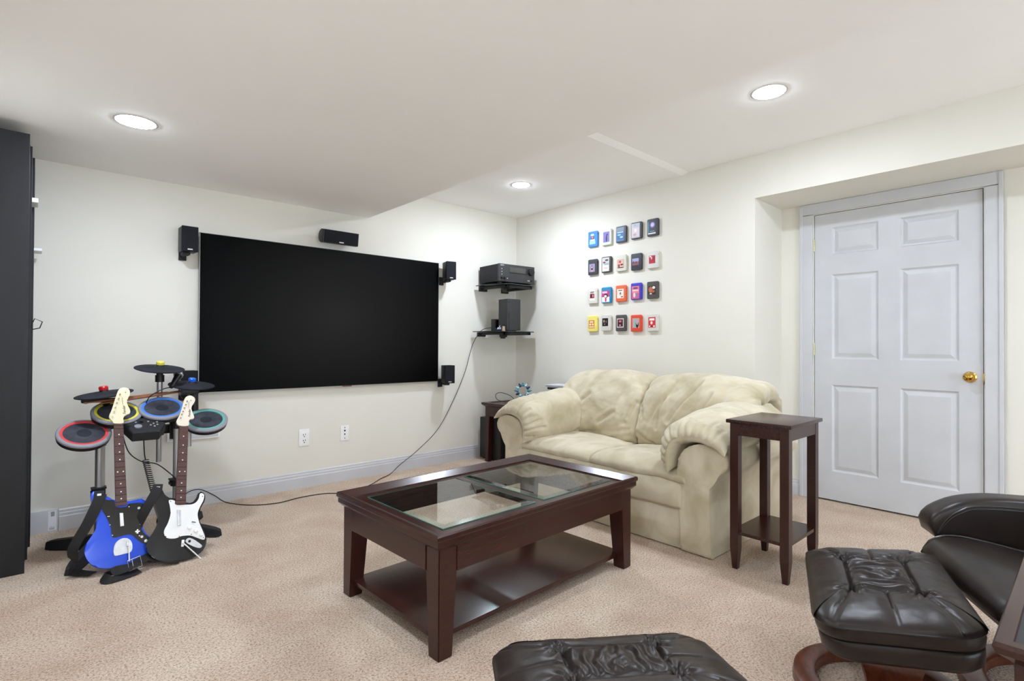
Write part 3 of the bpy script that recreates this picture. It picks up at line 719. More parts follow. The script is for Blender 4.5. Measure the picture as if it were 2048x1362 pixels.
def satellite(label, x, z, rz, tilt=0.):
    Mx = Matrix.Translation((x, -.118, z)) @ Matrix.Rotation(rz, 4, 'Z')
    t = thing('satellite_speaker', label, 'speaker', M=Mx, group='small wall speakers round the television')
    bm = bmesh.new(); b2(bm, (-.046, -.040, -.080), (.046, .058, .080), .008, 3); finish(bm, 'cabinet', BLK, t)
    bm = bmesh.new(); b2(bm, (-.047, -.050, -.081), (.047, -.039, .081), .005, 3); finish(bm, 'grille', GRILLE, t)
    bm = bmesh.new(); b2(bm, (-.014, -.0515, -.071), (.015, -.0495, -.063), .001); finish(bm, 'maker_plate', STEEL, t)
    bm = bmesh.new(); b2(bm, (-.034, -.020, -.100), (.010, .050, -.0805), .006); cyl(bm, (-.01, .03, -.090), (-.01, .10, -.090), .011, n=12); finish(bm, 'swivel_arm', BLKM, t)
    R_ = Matrix.Rotation(-rz, 4, 'Z'); bm = bmesh.new(); vv = box(bm, (0, 0, 0), (.045, .014, .075), .004)
    c = R_ @ Vector((0, .118-.008, 0))
    for v in vv: v.co = Matrix.Translation(c+Vector((0, 0, -.085)) + (R_ @ Vector((-.012, 0, 0)))) @ R_ @ v.co
    finish(bm, 'wall_plate', BLKM, t)
    return t
satellite('small black wall speaker at the upper left corner of the television', -2.984, 1.760, math.radians(2))
satellite('small black wall speaker at the upper right corner of the television', -.930, 1.760, math.radians(-14))
satellite('small black wall speaker at the lower right corner of the television', -.938, .826, math.radians(-14))
satellite('small black wall speaker at the lower left corner, behind a cymbal', -2.976, .835, math.radians(0))
t = thing('center_speaker', 'black horizontal speaker with a curved back above the television', 'speaker', (-1.960, -.085, 1.921))
T = Matrix.Rotation(math.radians(8), 4, 'X') @ Matrix(((0, 0, 1, 0), (1, 0, 0, 0), (0, 1, 0, 0), (0, 0, 0, 1)))
pr = [(-.050, -.050), (-.050, .050)] + [(-.01+.060*math.sin(a)*1.0, .052*math.cos(a)) for a in [PI*k/12 for k in range(13)]]
bm = bmesh.new(); prism(bm, pr, -.142, .142, T, .004); finish(bm, 'cabinet', BLK, t)
bm = bmesh.new(); vv = b2(bm, (-.136, -.058, -.047), (.136, -.049, .047), .004)
for v in vv: v.co = Matrix.Rotation(math.radians(8), 4, 'X') @ v.co
finish(bm, 'grille', GRILLE, t)
bm = bmesh.new(); vv = b2(bm, (-.018, -.0595, -.041), (.018, -.0575, -.033))
for v in vv: v.co = Matrix.Rotation(math.radians(8), 4, 'X') @ v.co
finish(bm, 'maker_plate', STEEL, t)
bm = bmesh.new(); cyl(bm, (0, .04, 0), (0, .084, -.005), .02, n=14); finish(bm, 'wall_bracket', BLK, t)

# ------------------------------------------------------------------ corner shelves with amplifier and console
def shelf(label, z, x0, x1, y0, y1):
    t = thing('glass_shelf', label, 'shelf', ((x0+x1)/2, (y0+y1)/2, z), group='dark glass shelves in the corner')
    a, b = (x1-x0)/2, (y1-y0)/2
    bm = bmesh.new(); prism(bm, [(-a, b), (a, b), (a, -b*.4), (a*.55, -b), (-a*.62, -b), (-a, -b*.2)], -.008, 0, None, .002); finish(bm, 'glass_plate', DGLASS, t)
    bm = bmesh.new(); b2(bm, (-.18, b-.36, -.034), (-.145, b+.03, -.0085), .003); b2(bm, (.11, b-.36, -.034), (.145, b+.03, -.0085), .003); b2(bm, (-.18, b-.36, -.034), (.145, b-.33, -.0085), .003); b2(bm, (-.20, b+.01, -.050), (-.11, b+.038, -.0085), .003); b2(bm, (.09, b+.01, -.050), (.17, b+.038, -.0085), .003)
    finish(bm, 'bracket', BLK, t)
    bm = bmesh.new(); b2(bm, (-.160, b-.30, -.070), (-.125, b-.265, -.034), .003); finish(bm, 'clamp', BLK, t)
    return t
shelf('dark glass corner shelf holding the black audio receiver', 1.664, -.565, -.035, -.420, -.040)
shelf('dark glass corner shelf under the black game console', 1.222, -.600, -.035, -.430, -.040)
A = thing('av_receiver', 'black audio receiver with a big volume knob on the upper corner shelf', 'receiver', (-.312, -.205, 1.665), math.radians(-5))
bm = bmesh.new(); b2(bm, (-.2125, -.145, .020), (.2125, .155, .182), .003); finish(bm, 'case', BLKM, A)
bm = bmesh.new(); b2(bm, (-.2125, -.166, .018), (.2125, -.1455, .184), .004); finish(bm, 'faceplate', mat('receiver_face', (44, 44, 45), .45), A)
bm = bmesh.new(); b2(bm, (-.09, -.1675, .110), (.105, -.1655, .160), .002); fr = finish(bm, 'display_window', mat('display_dark', (66, 66, 60), .2), A)
bm = bmesh.new(); b2(bm, (-.09, -.1685, .104), (.120, -.1655, .1085)); finish(bm, 'display_lip', GUARD, A)
for nm, x, z, r, d in (('volume_knob', .163, .128, .034, .026), ('selector_knob', -.181, .052, .010, .016), ('selector_knob', -.150, .050, .012, .016)):
    bm = bmesh.new(); T = Matrix.Translation((x, -.166, z)) @ Matrix.Rotation(PI/2, 4, 'X')
    lathe(bm, [(r, -.001), (r, d*.7), (r*.9, d), (0, d)], 28, T); finish(bm, nm, BLK, A)
for x, z, rr in ((-.118, .050, .005), (-.181, .110, .004), (-.181, .135, .004), (-.181, .085, .004), (.13, .045, .005), (.145, .045, .005)):
    bm = bmesh.new(); cyl(bm, (x, -.165, z), (x, -.170, z), rr, n=12); finish(bm, 'button', STEEL, A)
bm = bmesh.new(); b2(bm, (.165, -.168, .035), (.185, -.165, .055)); finish(bm, 'jack_socket', GUARD, A, smooth=False)
text_mesh('maker_name', 'ONKYO', .011, WHITEP, A, Matrix.Translation((-.195, -.1664, .166)) @ Matrix.Rotation(PI/2, 4, 'X'))
for y in (-.11, .12):
    for z in (.05, .15):
        bm = bmesh.new(); cyl(bm, (-.2120, y, z), (-.2145, y, z), .006, n=12); finish(bm, 'screw', GUARD, A)
for x in (-.17, .17):
    for y in (-.12, .12):
        bm = bmesh.new(); cyl(bm, (x, y, 0), (x, y, .021), .022, n=18); finish(bm, 'foot', BLK, A)
G = thing('game_console', 'upright black box-shaped game console on the lower corner shelf', 'game console', (-.372, -.315, 1.2225), math.radians(-8))
bm = bmesh.new(); b2(bm, (-.0755, -.0755, .006), (.0755, .0755, .301), .004, 3); finish(bm, 'case', mat('console_black', (40, 40, 41), .6), G)
bm = bmesh.new(); cyl(bm, (0, 0, 0), (0, 0, .0065), .065, n=28); finish(bm, 'round_foot', BLK, G)
bm = bmesh.new(); b2(bm, (-.060, -.0763, .010), (-.055, -.0750, .170)); finish(bm, 'disc_slot', GUARD, G, smooth=False)
bm = bmesh.new(); cyl(bm, (-.058, -.0752, .27), (-.058, -.0768, .27), .008, n=16); finish(bm, 'power_button', BLK, G)
t = thing('small_black_box', 'small black box standing behind the game console', 'box', (-.395, -.16, 1.2225))
bm = bmesh.new(); b2(bm, (-.05, -.03, 0), (.05, .03, .118), .003); finish(bm, 'case', BLK, t); bm = bmesh.new(); b2(bm, (-.04, -.0315, .012), (.04, -.0295, .106), .001); finish(bm, 'front', GUARD, t)
t = thing('wooden_block', 'tiny pale wood block on the lower shelf beside the console', 'block', (-.458, -.330, 1.2225), math.radians(-8))
bm = bmesh.new(); b2(bm, (-.015, -.012, 0), (.015, .012, .045), .002); finish(bm, 'block', mat('pale_wood', (190, 170, 140), .6), t); bm = bmesh.new(); tube(bm, [(-.015, 0, .03), (-.03, -.01, .05), (0, -.02, .055), (.012, -.014, .03)], .003, 6, res=14); finish(bm, 'looped_wire', CABLE, t)
t = thing('usb_hub', 'small silver connector hub with pale blue and chrome plugs on the lower shelf', 'hub', (-.505, -.300, 1.2225))
bm = bmesh.new(); b2(bm, (-.03, -.018, 0), (.03, .018, .016), .003); finish(bm, 'body', BLK, t)
for k, (dx, dz) in enumerate(((-.012, .02), (.002, .026), (.016, .019), (.006, .038))):
    bm = bmesh.new(); cyl(bm, (dx, -.01, .014), (dx+.006, -.016, .014+dz), .005, n=10); finish(bm, 'plug', CHROME if k % 2 else mat('pale_blue', (170, 190, 235), .3), t)
CB = thing('long_cable', 'thin black cable sagging from the corner shelf down to the carpet', 'cable', (-1.6, -.15, 0))
pts = [(-.505, -.300, 1.240), (-.545, -.24, 1.252), (-.575, -.14, 1.226), (-.600, -.06, 1.12), (-.620, -.030, 1.018), (-.68, -.026, .829), (-.823, -.026, .554), (-.988, -.026, .315), (-1.198, -.026, .155), (-1.371, -.035, .060), (-1.50, -.09, .008), (-1.636, -.173, .005), (-1.782, -.288, .005), (-1.99, -.383, .005), (-2.138, -.289, .005), (-2.311, -.272, .005), (-2.474, -.303, .005), (-2.628, -.229, .005), (-2.733, -.06, .006), (-2.80, -.030, .06), (-2.90, -.035, .12), (-3.0, -.10, .10), (-3.04, -.30, .06)]
bm = bmesh.new(); tube(bm, pts, .0030, 6, res=160); W(finish(bm, 'cord', CABLE, CB), CB)

# ------------------------------------------------------------------ subwoofer, decoration and magazines behind the loveseat
t = thing('subwoofer', 'black floor-standing speaker box under the far corner table', 'speaker', (-.345, -.200, 0))
bm = bmesh.new(); b2(bm, (-.165, -.15, .010), (.165, .15, .398), .006); finish(bm, 'cabinet', mat('black_ash', (28, 26, 26), .5, rgb2=(36, 34, 33), nscale=12, stretch=(9, 9, 1)), t)
bm = bmesh.new(); b2(bm, (-.15, -.162, .02), (.15, -.149, .385), .004); finish(bm, 'grille', GRILLE, t)
for x in (-.13, .13):
    for y in (-.12, .12):
        bm = bmesh.new(); cyl(bm, (x, y, 0), (x, y, .011), .018, n=14); finish(bm, 'foot', BLK, t)
t = thing('beaded_wreath', 'small wreath of teal beads standing on the far corner table', 'ornament', (-.30, -.43, .5475))
TEAL = [mat('bead_teal', (60, 140, 160), .2), mat('bead_navy', (34, 66, 100), .2), mat('bead_silver', (170, 205, 215), .15)]
bm = bmesh.new(); Mw = Matrix.Translation((0, 0, .115)) @ Matrix.Rotation(-YAW, 4, 'Z') @ Matrix.Rotation(PI/2, 4, 'X')
ring_tube(bm, .050, .004, Mw, 32, 8); finish(bm, 'hoop', CHROME, t)
for k in range(12):
    a = 2*PI*k/12; bm = bmesh.new()
    sph(bm, Mw @ Vector((.052*math.cos(a), .052*math.sin(a), 0)), .014, 10)
    sph(bm, Mw @ Vector((.068*math.cos(a), .068*math.sin(a), 0)), .009, 8); finish(bm, 'bead', TEAL[k % 3], t)
    if k % 2 == 0:
        bm = bmesh.new(); cyl(bm, Mw @ Vector((.074*math.cos(a), .074*math.sin(a), 0)), Mw @ Vector((.086*math.cos(a), .086*math.sin(a), 0)), .003, .0015, n=8); finish(bm, 'spike', TEAL[1], t)
bm = bmesh.new(); lathe(bm, [(0, 0), (.04, 0), (.038, .012), (.012, .02), (.01, .055), (0, .058)], 20); finish(bm, 'stand', BLK, t)
t = thing('thin_wire', 'thin black wire looping up off the far corner table', 'cable', (-.46, -.30, .5475))
bm = bmesh.new(); tube(bm, [(.04, -.03, .004), (-.03, .01, .03), (-.05, .02, .075), (-.01, 0, .098), (.06, -.06, .07), (.10, -.09, .02), (.10, -.095, .004)], .0028, 6, res=40); finish(bm, 'wire', CABLE, t)
t = thing('pedestal', 'narrow dark pedestal standing behind the left arm of the loveseat', 'pedestal', (-.145, -.80, 0))
bm = bmesh.new(); b2(bm, (-.10, -.105, .690), (.10, .105, .712), .004); finish(bm, 'top_plate', mat('navy_black', (24, 26, 34), .4), t)
bm = bmesh.new(); cyl(bm, (0, 0, .018), (0, 0, .691), .028, n=18); cyl(bm, (0, 0, .64), (0, 0, .691), .028, .075, n=18); finish(bm, 'column', BLK, t)
bm = bmesh.new(); cyl(bm, (0, 0, 0), (0, 0, .02), .11, .10, n=28); finish(bm, 'foot', BLK, t)
for k, (z, a, lab) in enumerate(((.7125, 4, 'lowest white magazine of the small pile on the pedestal'), (.7195, -5, 'middle magazine of the small pile on the pedestal'), (.7265, 8, 'topmost magazine of the small pile on the pedestal'))):
    q = thing('magazine', lab, 'magazine', (-.145, -.80, z), math.radians(a), group='magazines on the pedestal')
    bm = bmesh.new(); b2(bm, (-.098, -.135, .0008), (.098, .135, .0058)); finish(bm, 'pages', PAPER, q, smooth=False)
    bm = bmesh.new(); b2(bm, (-.100, -.137, .0058), (.100, .137, .0065)); b2(bm, (-.100, -.137, 0), (.100, .137, .0008)); finish(bm, 'cover', mat('cover_%d' % k, ((196, 202, 214), (90, 104, 140), (214, 216, 222))[k], .35), q, smooth=False)

# ------------------------------------------------------------------ wall plates, spare board
def plate(name, label, x, z, wd, ht, holes):
    t = thing(name, label, 'wall plate', (x, 0, z))
    bm = bmesh.new(); b2(bm, (-wd/2, -.006, -ht/2), (wd/2, 0, ht/2), .003); finish(bm, 'cover', WHITEP, t)
    for (hx, hz, hw_, hh_) in holes:
        bm = bmesh.new(); b2(bm, (hx-hw_/2, -.0066, hz-hh_/2), (hx+hw_/2, -.0055, hz+hh_/2)); finish(bm, 'slot', GUARD, t, smooth=False)
    return t
plate('power_outlet', 'white double power outlet low on the wall under the television', -2.184, .378, .080, .128, [(-.008, .022, .004, .011), (.008, .024, .004, .009), (0, .008, .007, .007), (-.008, -.022, .004, .011), (.008, -.020, .004, .009), (0, -.036, .007, .007)])
plate('cable_jack', 'narrow white coaxial and phone plate, right of the power outlet', -1.861, .378, .072, .120, [(0, .045, .007, .007), (0, .020, .012, .012), (0, -.008, .010, .010), (0, -.040, .006, .006)])
t = thing('power_strip', 'wide white plate on the wall behind the drum kit', 'wall plate', (-2.917, 0, .476))
bm = bmesh.new(); b2(bm, (-.155, -.012, -.028), (.155, 0, .028), .004); finish(bm, 'body', WHITEP, t)
bm = bmesh.new(); b2(bm, (-.142, -.014, -.018), (.142, -.0115, .018), .002); finish(bm, 'face', TRIM, t)
t = thing('white_board', 'white board with a printed sticker leaning low on the wall beside the towers', 'board', (-3.665, -.008, 0))
bm = bmesh.new(); b2(bm, (-.062, -.008, 0), (.060, .008, .127), .001); finish(bm, 'board', TRIM, t)
bm = bmesh.new(); b2(bm, (.018, -.0086, .010), (.054, -.0079, .122)); lb = finish(bm, 'sticker', PAPER, t, smooth=False)
bm = bmesh.new()
for k in range(9): b2(bm, (.030, -.0089, .090+k*.003), (.046, -.0085, .0915+k*.003))
for k in range(10):
    x = .024+.0024*k; b2(bm, (x, -.0089, .014), (x+.001, -.0085, .022+.020*rnd.random()))
finish(bm, 'barcode', mat('ink', (70, 74, 84), .7), lb, smooth=False)

# ------------------------------------------------------------------ three narrow media towers along the left wall
def tower(label, x1, ya, yb, H=2.082):
    D = .175; t = thing('media_tower', label, 'shelf unit', (x1-D/2, (ya+yb)/2, 0), group='dark media towers'); hw = abs(ya-yb)/2-.0005
    for s in (-1, 1):
        bm = bmesh.new(); b2(bm, (-D/2, s*hw-(.016 if s > 0 else 0), 0), (D/2, s*hw+(.016 if s < 0 else 0), H), .001); finish(bm, 'side_panel', BLACKWOOD, t, smooth=False)
    bm = bmesh.new(); b2(bm, (-D/2, -hw+.016, .05), (-D/2+.005, hw-.016, H-.005)); finish(bm, 'back_panel', BLACKWOOD, t, smooth=False)
    for z in [.052+.0] + [.266+.218*k for k in range(8)] + [H-.018]:
        bm = bmesh.new(); b2(bm, (-D/2+.005, -hw+.016, z), (D/2-.004, hw-.016, z+.016)); finish(bm, 'shelf_board', BLACKWOOD, t, smooth=False)
    return t
tower('nearest dark media tower, its tall flat side panel facing the camera', -3.739, -.656, -.452)
tower('middle dark media tower between the nearest one and the wall', -3.731, -.448, -.238)
tower('farthest dark media tower, against the television wall', -3.722, -.234, -.022)
def case_item(name, label, loc, size, mt, mt2, cat, rz=0):
    t = thing(name, label, cat, loc, rz)
    bm = bmesh.new(); b2(bm, (-size[0]/2, -size[1]/2, 0), (size[0]/2, size[1]/2, size[2]), .001); finish(bm, 'body', mt, t, smooth=False)
    bm = bmesh.new(); b2(bm, (size[0]/2-.0005, -size[1]/2+.003, size[2]*.15), (size[0]/2+.0006, size[1]/2-.003, size[2]*.85)); finish(bm, 'spine', mt2, t, smooth=False)
case_item('white_case', 'white case jutting out of the middle tower high up', (-3.780, -.345, 1.8085), (.145, .14, .022), WHITEP, PAPER, 'case')
case_item('white_tray', 'thin white tray poking out of the farthest tower', (-3.765, -.125, 1.5905), (.150, .13, .014), WHITEP, PAPER, 'tray')
case_item('orange_case', 'flat case with an orange spine on a shelf of the nearest tower', (-3.812, -.554, 1.1545), (.142, .15, .014), mat('case_orange', (196, 140, 60), .5), mat('spine_orange', (214, 160, 70), .5), 'case')
t = thing('bent_wire', 'thin dark wire bent out over a shelf of the towers', 'wire', (-3.77, -.35, 1.1545))
bm = bmesh.new(); tube(bm, [(-.05, .06, .003), (0, .02, .003), (.035, -.01, .004), (.055, -.015, .06), (.085, 0, .045), (.075, .01, .012), (.045, .02, .004)], .0025, 6); finish(bm, 'wire', CABLE, t)
t = thing('pale_box', 'small pale box on an upper shelf of the farthest tower', 'box', (-3.80, -.13, 1.8085))
bm = bmesh.new(); b2(bm, (-.06, -.07, 0), (.055, .07, .05), .002); finish(bm, 'body', mat('pale_teal', (150, 166, 164), .6), t); bm = bmesh.new(); b2(bm, (.0545, -.06, .01), (.0556, .06, .04)); finish(bm, 'label_face', BLK, t, smooth=False)

# ------------------------------------------------------------------ twenty tape cartridges on the right wall
INK = {}
def ink(c):
    if c not in INK: INK[c] = mat('print_%d_%d_%d' % c, c, .45, rgb2=c, nscale=5)
    return INK[c]
Wt, Bk, Dk = (240, 238, 232), (24, 24, 28), (44, 44, 46)
def shell_mesh(notch):
    bm = bmesh.new(); w_, h_ = .052, .069
    pts = [(-w_+.004, -h_), (w_-.008, -h_), (w_, -h_+.006), (w_, h_*.42), (w_-.004, h_*.42+.004), (w_-.004, h_*.42+.012), (w_, h_*.42+.016), (w_, h_-.010), (w_-.008, h_), (-w_+.008, h_), (-w_, h_-.006), (-w_, -h_+.006)]
    T = Matrix(((0, 0, -1, 0), (-1, 0, 0, 0), (0, 1, 0, 0), (0, 0, 0, 1)))
    prism(bm, pts, .002, .022, T, .0035, 3)
    return bm
# each design: shell colour, label rectangle, then printed rectangles/ellipses (x0, z0, x1, z1, colour) in label units 0..1
C = [
 [((60, 132, 214), (.06, .05, .90, .95), (60, 132, 214), [(.25, .74, .72, .90, Wt), (.24, .50, .74, .72, (120, 52, 48)), (.34, .55, .62, .68, (196, 150, 120)), (.10, .10, .90, .34, (160, 206, 236)), (.16, .36, .84, .46, Wt)], 'bright blue cartridge with a small photo label, first in the top row'),
  ((226, 226, 214), (.10, .10, .90, .92), Wt, [(.06, .06, .94, .94, (120, 110, 176)), (.42, .08, .62, .66, (44, 36, 70)), (.48, .60, .72, .76, (60, 44, 90))], 'cream cartridge with a violet portrait label, second in the top row'),
  ((60, 66, 76), (.03, .05, .80, .95), (70, 120, 160), [(0, .72, 1, 1, (110, 128, 146)), (.05, .10, .95, .66, (26, 96, 160)), (.12, .40, .60, .52, (120, 200, 226)), (.45, .22, .9, .34, (170, 216, 236)), (.1, .62, .9, .66, Wt)], 'dark cartridge with a sea-blue label, third in the top row'),
  ((52, 54, 60), (.02, .03, .84, .97), (176, 182, 194), [(.08, .10, .92, .70, (206, 190, 196)), (.36, .40, .64, .62, (236, 226, 226)), (.18, .14, .6, .30, (190, 150, 150)), (.4, .84, .5, .90, (110, 112, 124))], 'pale silver-faced cartridge, fourth in the top row'),
  ((50, 52, 54), (.02, .03, .84, .97), (40, 46, 52), [(0, .10, .16, .95, (60, 132, 160)), (.20, .36, .94, .92, (36, 40, 76)), (.28, .46, .86, .86, (120, 108, 176)), (.38, .54, .76, .80, (196, 190, 220)), (.06, .06, .94, .13, Wt), (.25, .20, .8, .26, (90, 140, 160))], 'charcoal cartridge with a shell picture, last in the top row')],
 [((56, 58, 62), (.12, .16, .76, .72), (150, 140, 176), [(.30, .10, .70, .80, (60, 44, 50)), (.38, .44, .62, .70, (222, 186, 166)), (.34, 0, .7, .24, (206, 160, 150))], 'charcoal cartridge with a woman in white on its label, first in the second row'),
  ((58, 60, 60), (.05, .04, .82, .97), (216, 212, 206), [(.06, .48, .94, .96, (198, 192, 190)), (.1, .60, .5, .72, (120, 52, 52)), (.4, .74, .9, .88, (70, 74, 80)), (.3, .46, .95, .60, (150, 170, 180)), (.1, .06, .9, .40, (232, 226, 222)), (.25, .22, .8, .27, (206, 130, 130))], 'charcoal cartridge fully covered by a white label, second in the second row'),
  ((228, 226, 212), (.12, .16, .82, .72), (180, 120, 110), [(.05, .05, .95, .95, (214, 176, 160)), (.1, .1, .4, .5, (150, 52, 52)), (.45, .3, .9, .5, (80, 50, 50)), (.2, .6, .6, .9, (196, 80, 76)), (.1, .02, .9, .12, (60, 40, 40))], 'cream cartridge with a crowded red label, third in the second row'),
  ((50, 52, 60), (.10, .16, .76, .72), (120, 140, 180), [(0, .62, 1, 1, (150, 160, 196)), (0, .2, 1, .62, (140, 84, 92)), (.1, .42, .3, .7, (60, 52, 70)), (.5, .4, .7, .66, (70, 56, 66)), (0, 0, 1, .2, (44, 36, 44))], 'dark slate cartridge with a crowd label, fourth in the second row'),
  ((230, 229, 222), (.16, .26, .76, .76), (178, 40, 60), [(.3, .5, .6, .85, (226, 186, 176)), (.5, .3, .9, .9, (150, 30, 50)), (.1, .80, .35, .95, Wt)], 'white cartridge with a crimson label, last in the second row')],
 [((234, 231, 220), (.18, .16, .76, .92), (234, 231, 220), [(.06, .22, .94, .62, (120, 28, 52)), (.16, .26, .40, .58, (60, 20, 30)), (.5, .3, .8, .56, (214, 130, 140)), (.1, .74, .9, .82, (70, 66, 66)), (.1, .64, .8, .68, (90, 84, 84))], 'cream cartridge with a maroon label picture, first in the third row'),
  ((30, 128, 176), (.03, .03, .86, .80), (200, 60, 130), [(0, 0, 1, .45, (236, 232, 232)), (.25, .35, .8, .75, (60, 50, 56)), (.30, .40, .65, .62, (240, 236, 232)), (.42, .02, .62, .40, (190, 40, 60)), (.05, .78, .7, .94, (240, 200, 216))], 'teal cartridge with a pink and white label, second in the third row'),
  ((222, 98, 62), (.10, .18, .80, .80), (236, 226, 214), [(.2, .80, .8, .88, (60, 46, 44)), (.3, .3, .7, .62, (206, 200, 190)), (.42, .4, .62, .66, (110, 100, 96)), (.62, .1, .9, .2, (70, 60, 60))], 'orange cartridge with a cream sketch label, third in the third row'),
  ((58, 54, 178), (.06, .02, .82, .84), (214, 96, 120), [(.05, .45, .95, .98, (226, 130, 146)), (.2, .78, .8, .90, (90, 60, 110)), (.2, .1, .5, .5, (240, 214, 206)), (.55, .1, .8, .45, (120, 140, 190)), (.1, .6, .9, .7, (240, 210, 214))], 'violet-blue cartridge with a rosy label, fourth in the third row'),
  ((74, 71, 68), (.10, .22, .80, .76), (60, 32, 26), [(.05, .2, .6, .92, (186, 106, 78)), (.45, .2, .9, .5, (170, 96, 70)), (.55, .62, .95, .95, (226, 224, 216)), (.2, .02, .5, .16, (220, 214, 206))], 'grey cartridge with a dark face portrait, last in the third row')],
 [((232, 218, 110), (.08, .18, .74, .74), (208, 130, 70), [(.08, .10, .92, .24, (238, 226, 190)), (.1, .34, .45, .62, (240, 224, 170)), (.55, .34, .9, .62, (238, 220, 160)), (.2, .70, .8, .88, (240, 226, 190))], 'yellow cartridge with an orange label, first in the bottom row'),
  ((226, 223, 214), (.08, .28, .72, .82), (32, 26, 26), [(.18, .45, .42, .80, (196, 160, 150)), (.56, .40, .78, .72, (120, 100, 96)), (.3, .2, .5, .3, (180, 176, 170))], 'off-white cartridge with a black portrait label, second in the bottom row'),
  ((76, 73, 70), (.10, .20, .80, .80), (238, 234, 228), [(.08, .08, .92, .92, (90, 40, 52)), (.2, .2, .8, .6, (52, 28, 36)), (.3, .55, .7, .8, (206, 110, 130)), (.35, .15, .6, .35, (220, 150, 160))], 'grey cartridge with a white-bordered label, third in the bottom row'),
  ((214, 70, 46), (.14, .20, .82, .82), (168, 172, 172), [(.50, 0, .92, .62, (36, 34, 40)), (.60, .62, .82, .86, (206, 160, 140)), (.64, .34, .76, .60, (236, 234, 232))], 'red-orange cartridge with a man in a dark suit, fourth in the bottom row'),
  ((232, 229, 220), (.12, .18, .80, .84), (206, 58, 62), [(.15, .68, .85, .88, Wt), (.3, .30, .6, .62, (240, 222, 214)), (.1, .06, .25, .2, Wt), (.4, .06, .55, .2, (40, 34, 40)), (.7, .06, .9, .2, Wt)], 'cream cartridge with a red label, last in the bottom row')]]
CZ = (2.043, 1.792, 1.537, 1.283); CY = (-1.034, -1.187, -1.342, -1.496, -1.652)
shell_src = None
for r in range(4):
    for k in range(5):
        col, lr, lcol, prints, lab = C[r][k]
        t = thing('tape_cartridge', lab, 'tape cartridge', (0, CY[k], CZ[r]+.006*math.sin(r*3+k*5)), 0, 'tape cartridges hung in four rows')
        col = tuple(int(c*.9) for c in col) if min(col) > 195 else col
        sm = mat('shell_%d_%d_%d' % col, col, .5, rgb2=tuple(min(255, c+5) for c in col), nscale=14)
        if shell_src is None:
            o = finish(shell_mesh(True), 'shell', sm, t, ang=40); shell_src = o.data
        else:
            o = bpy.data.objects.new('shell', shell_src.copy()); COL.objects.link(o); o.parent = t; o.data.materials.clear(); o.data.materials.append(sm)
        # label: world y decreases to the right as seen from the room
        lx = lambda u: .049-(u)*.098
        lz = lambda v: -.064+v*.128
        u0, v0, u1, v1 = lr
        bm = bmesh.new(); b2(bm, (-.0226, lx(u0), lz(v0)), (-.0219, lx(u1), lz(v1)))
        lo = finish(bm, 'label', ink(lcol), t, smooth=False)
        mats = []; bm = bmesh.new()
        for q, (a, b, c_, d, pc) in enumerate(prints):
            U0, U1 = lx(u0+(u1-u0)*a), lx(u0+(u1-u0)*c_); V0, V1 = lz(v0+(v1-v0)*b), lz(v0+(v1-v0)*d); X = -.0228-.00012*q
            if ink(pc) not in mats: mats.append(ink(pc))
            if min(abs(U0-U1), abs(V0-V1)) > .012 and (c_-a) < .6:
                f = bm.faces.new([bm.verts.new((X, (U0+U1)/2+abs(U0-U1)/2*math.cos(2*PI*j/16), (V0+V1)/2+(V1-V0)/2*math.sin(2*PI*j/16))) for j in range(16)])
            else:
                f = bm.faces.new([bm.verts.new(c) for c in ((X, U0, V0), (X, U1, V0), (X, U1, V1), (X, U0, V1))])
            f.material_index = mats.index(ink(pc))
        finish(bm, 'print', mats, lo, smooth=False)
        bm = bmesh.new(); b2(bm, (-.004, -.02, -.01), (0, .02, .01)); finish(bm, 'wall_hook', STEEL, t, smooth=False)

# ------------------------------------------------------------------ toy drum kit
DK = thing('drum_kit', 'electronic toy drum kit with coloured pads and three black cymbals', 'drum kit', (-3.27, -.50, 0))
def dk(bm, nm, m_, parent=None, **kw):
    o = finish(bm, nm, m_, parent or DK, **kw)
    o.matrix_parent_inverse = DK.matrix_basis.inverted() if False else Matrix.Translation(-DK.location) if parent is None else Matrix()
    return o
PL, PR, PM = Vector((-3.452, -.50, 0)), Vector((-3.103, -.50, 0)), Vector((-3.170, -.385, 0))
for base, ends in ((PL, ((-3.655, -.325), (-3.585, -.830))), (PR, ((-2.925, -.728), (-2.93, -.27)))):
    for ex, ey in ends:
        e = Vector((ex, ey, 0)); d = (e-base).normalized(); n = Vector((-d.y, d.x, 0))
        bm = bmesh.new(); rings = []
        for f_, wd, h in ((-.02, .030, .075), (.35, .032, .062), (.85, .030, .045), (.97, .022, .038), (1.0, .014, .030)):
            p = base+(e-base)*f_; rings.append([bm.verts.new(p+n*a*wd*(1 if z == 0 else .6)+Vector((0, 0, z*h+.002))) for a, z in ((-1, 0), (1, 0), (1, 1), (-1, 1))])
        for A_, B_ in zip(rings, rings[1:]):
            for i in range(4): bm.faces.new((A_[i], A_[(i+1) % 4], B_[(i+1) % 4], B_[i]))
        bm.faces.new(rings[0]); bm.faces.new(rings[-1]); dk(bm, 'foot_bar', BLKM, ang=30)
for P_ in (PL, PR):
    bm = bmesh.new(); cyl(bm, P_+Vector((0, 0, .03)), P_+Vector((0, 0, .33 if P_ is PL else .20)), .020, n=20); dk(bm, 'lower_pole', ALU)
    bm = bmesh.new(); cyl(bm, P_+Vector((0, 0, .20)), P_+Vector((0, 0, .60)), .0165, n=20); dk(bm, 'pole', ALU)
bm = bmesh.new(); cyl(bm, PL+Vector((.004, .02, .30)), PL+Vector((.004, .02, .62)), .022, n=20); dk(bm, 'pole', ALU)
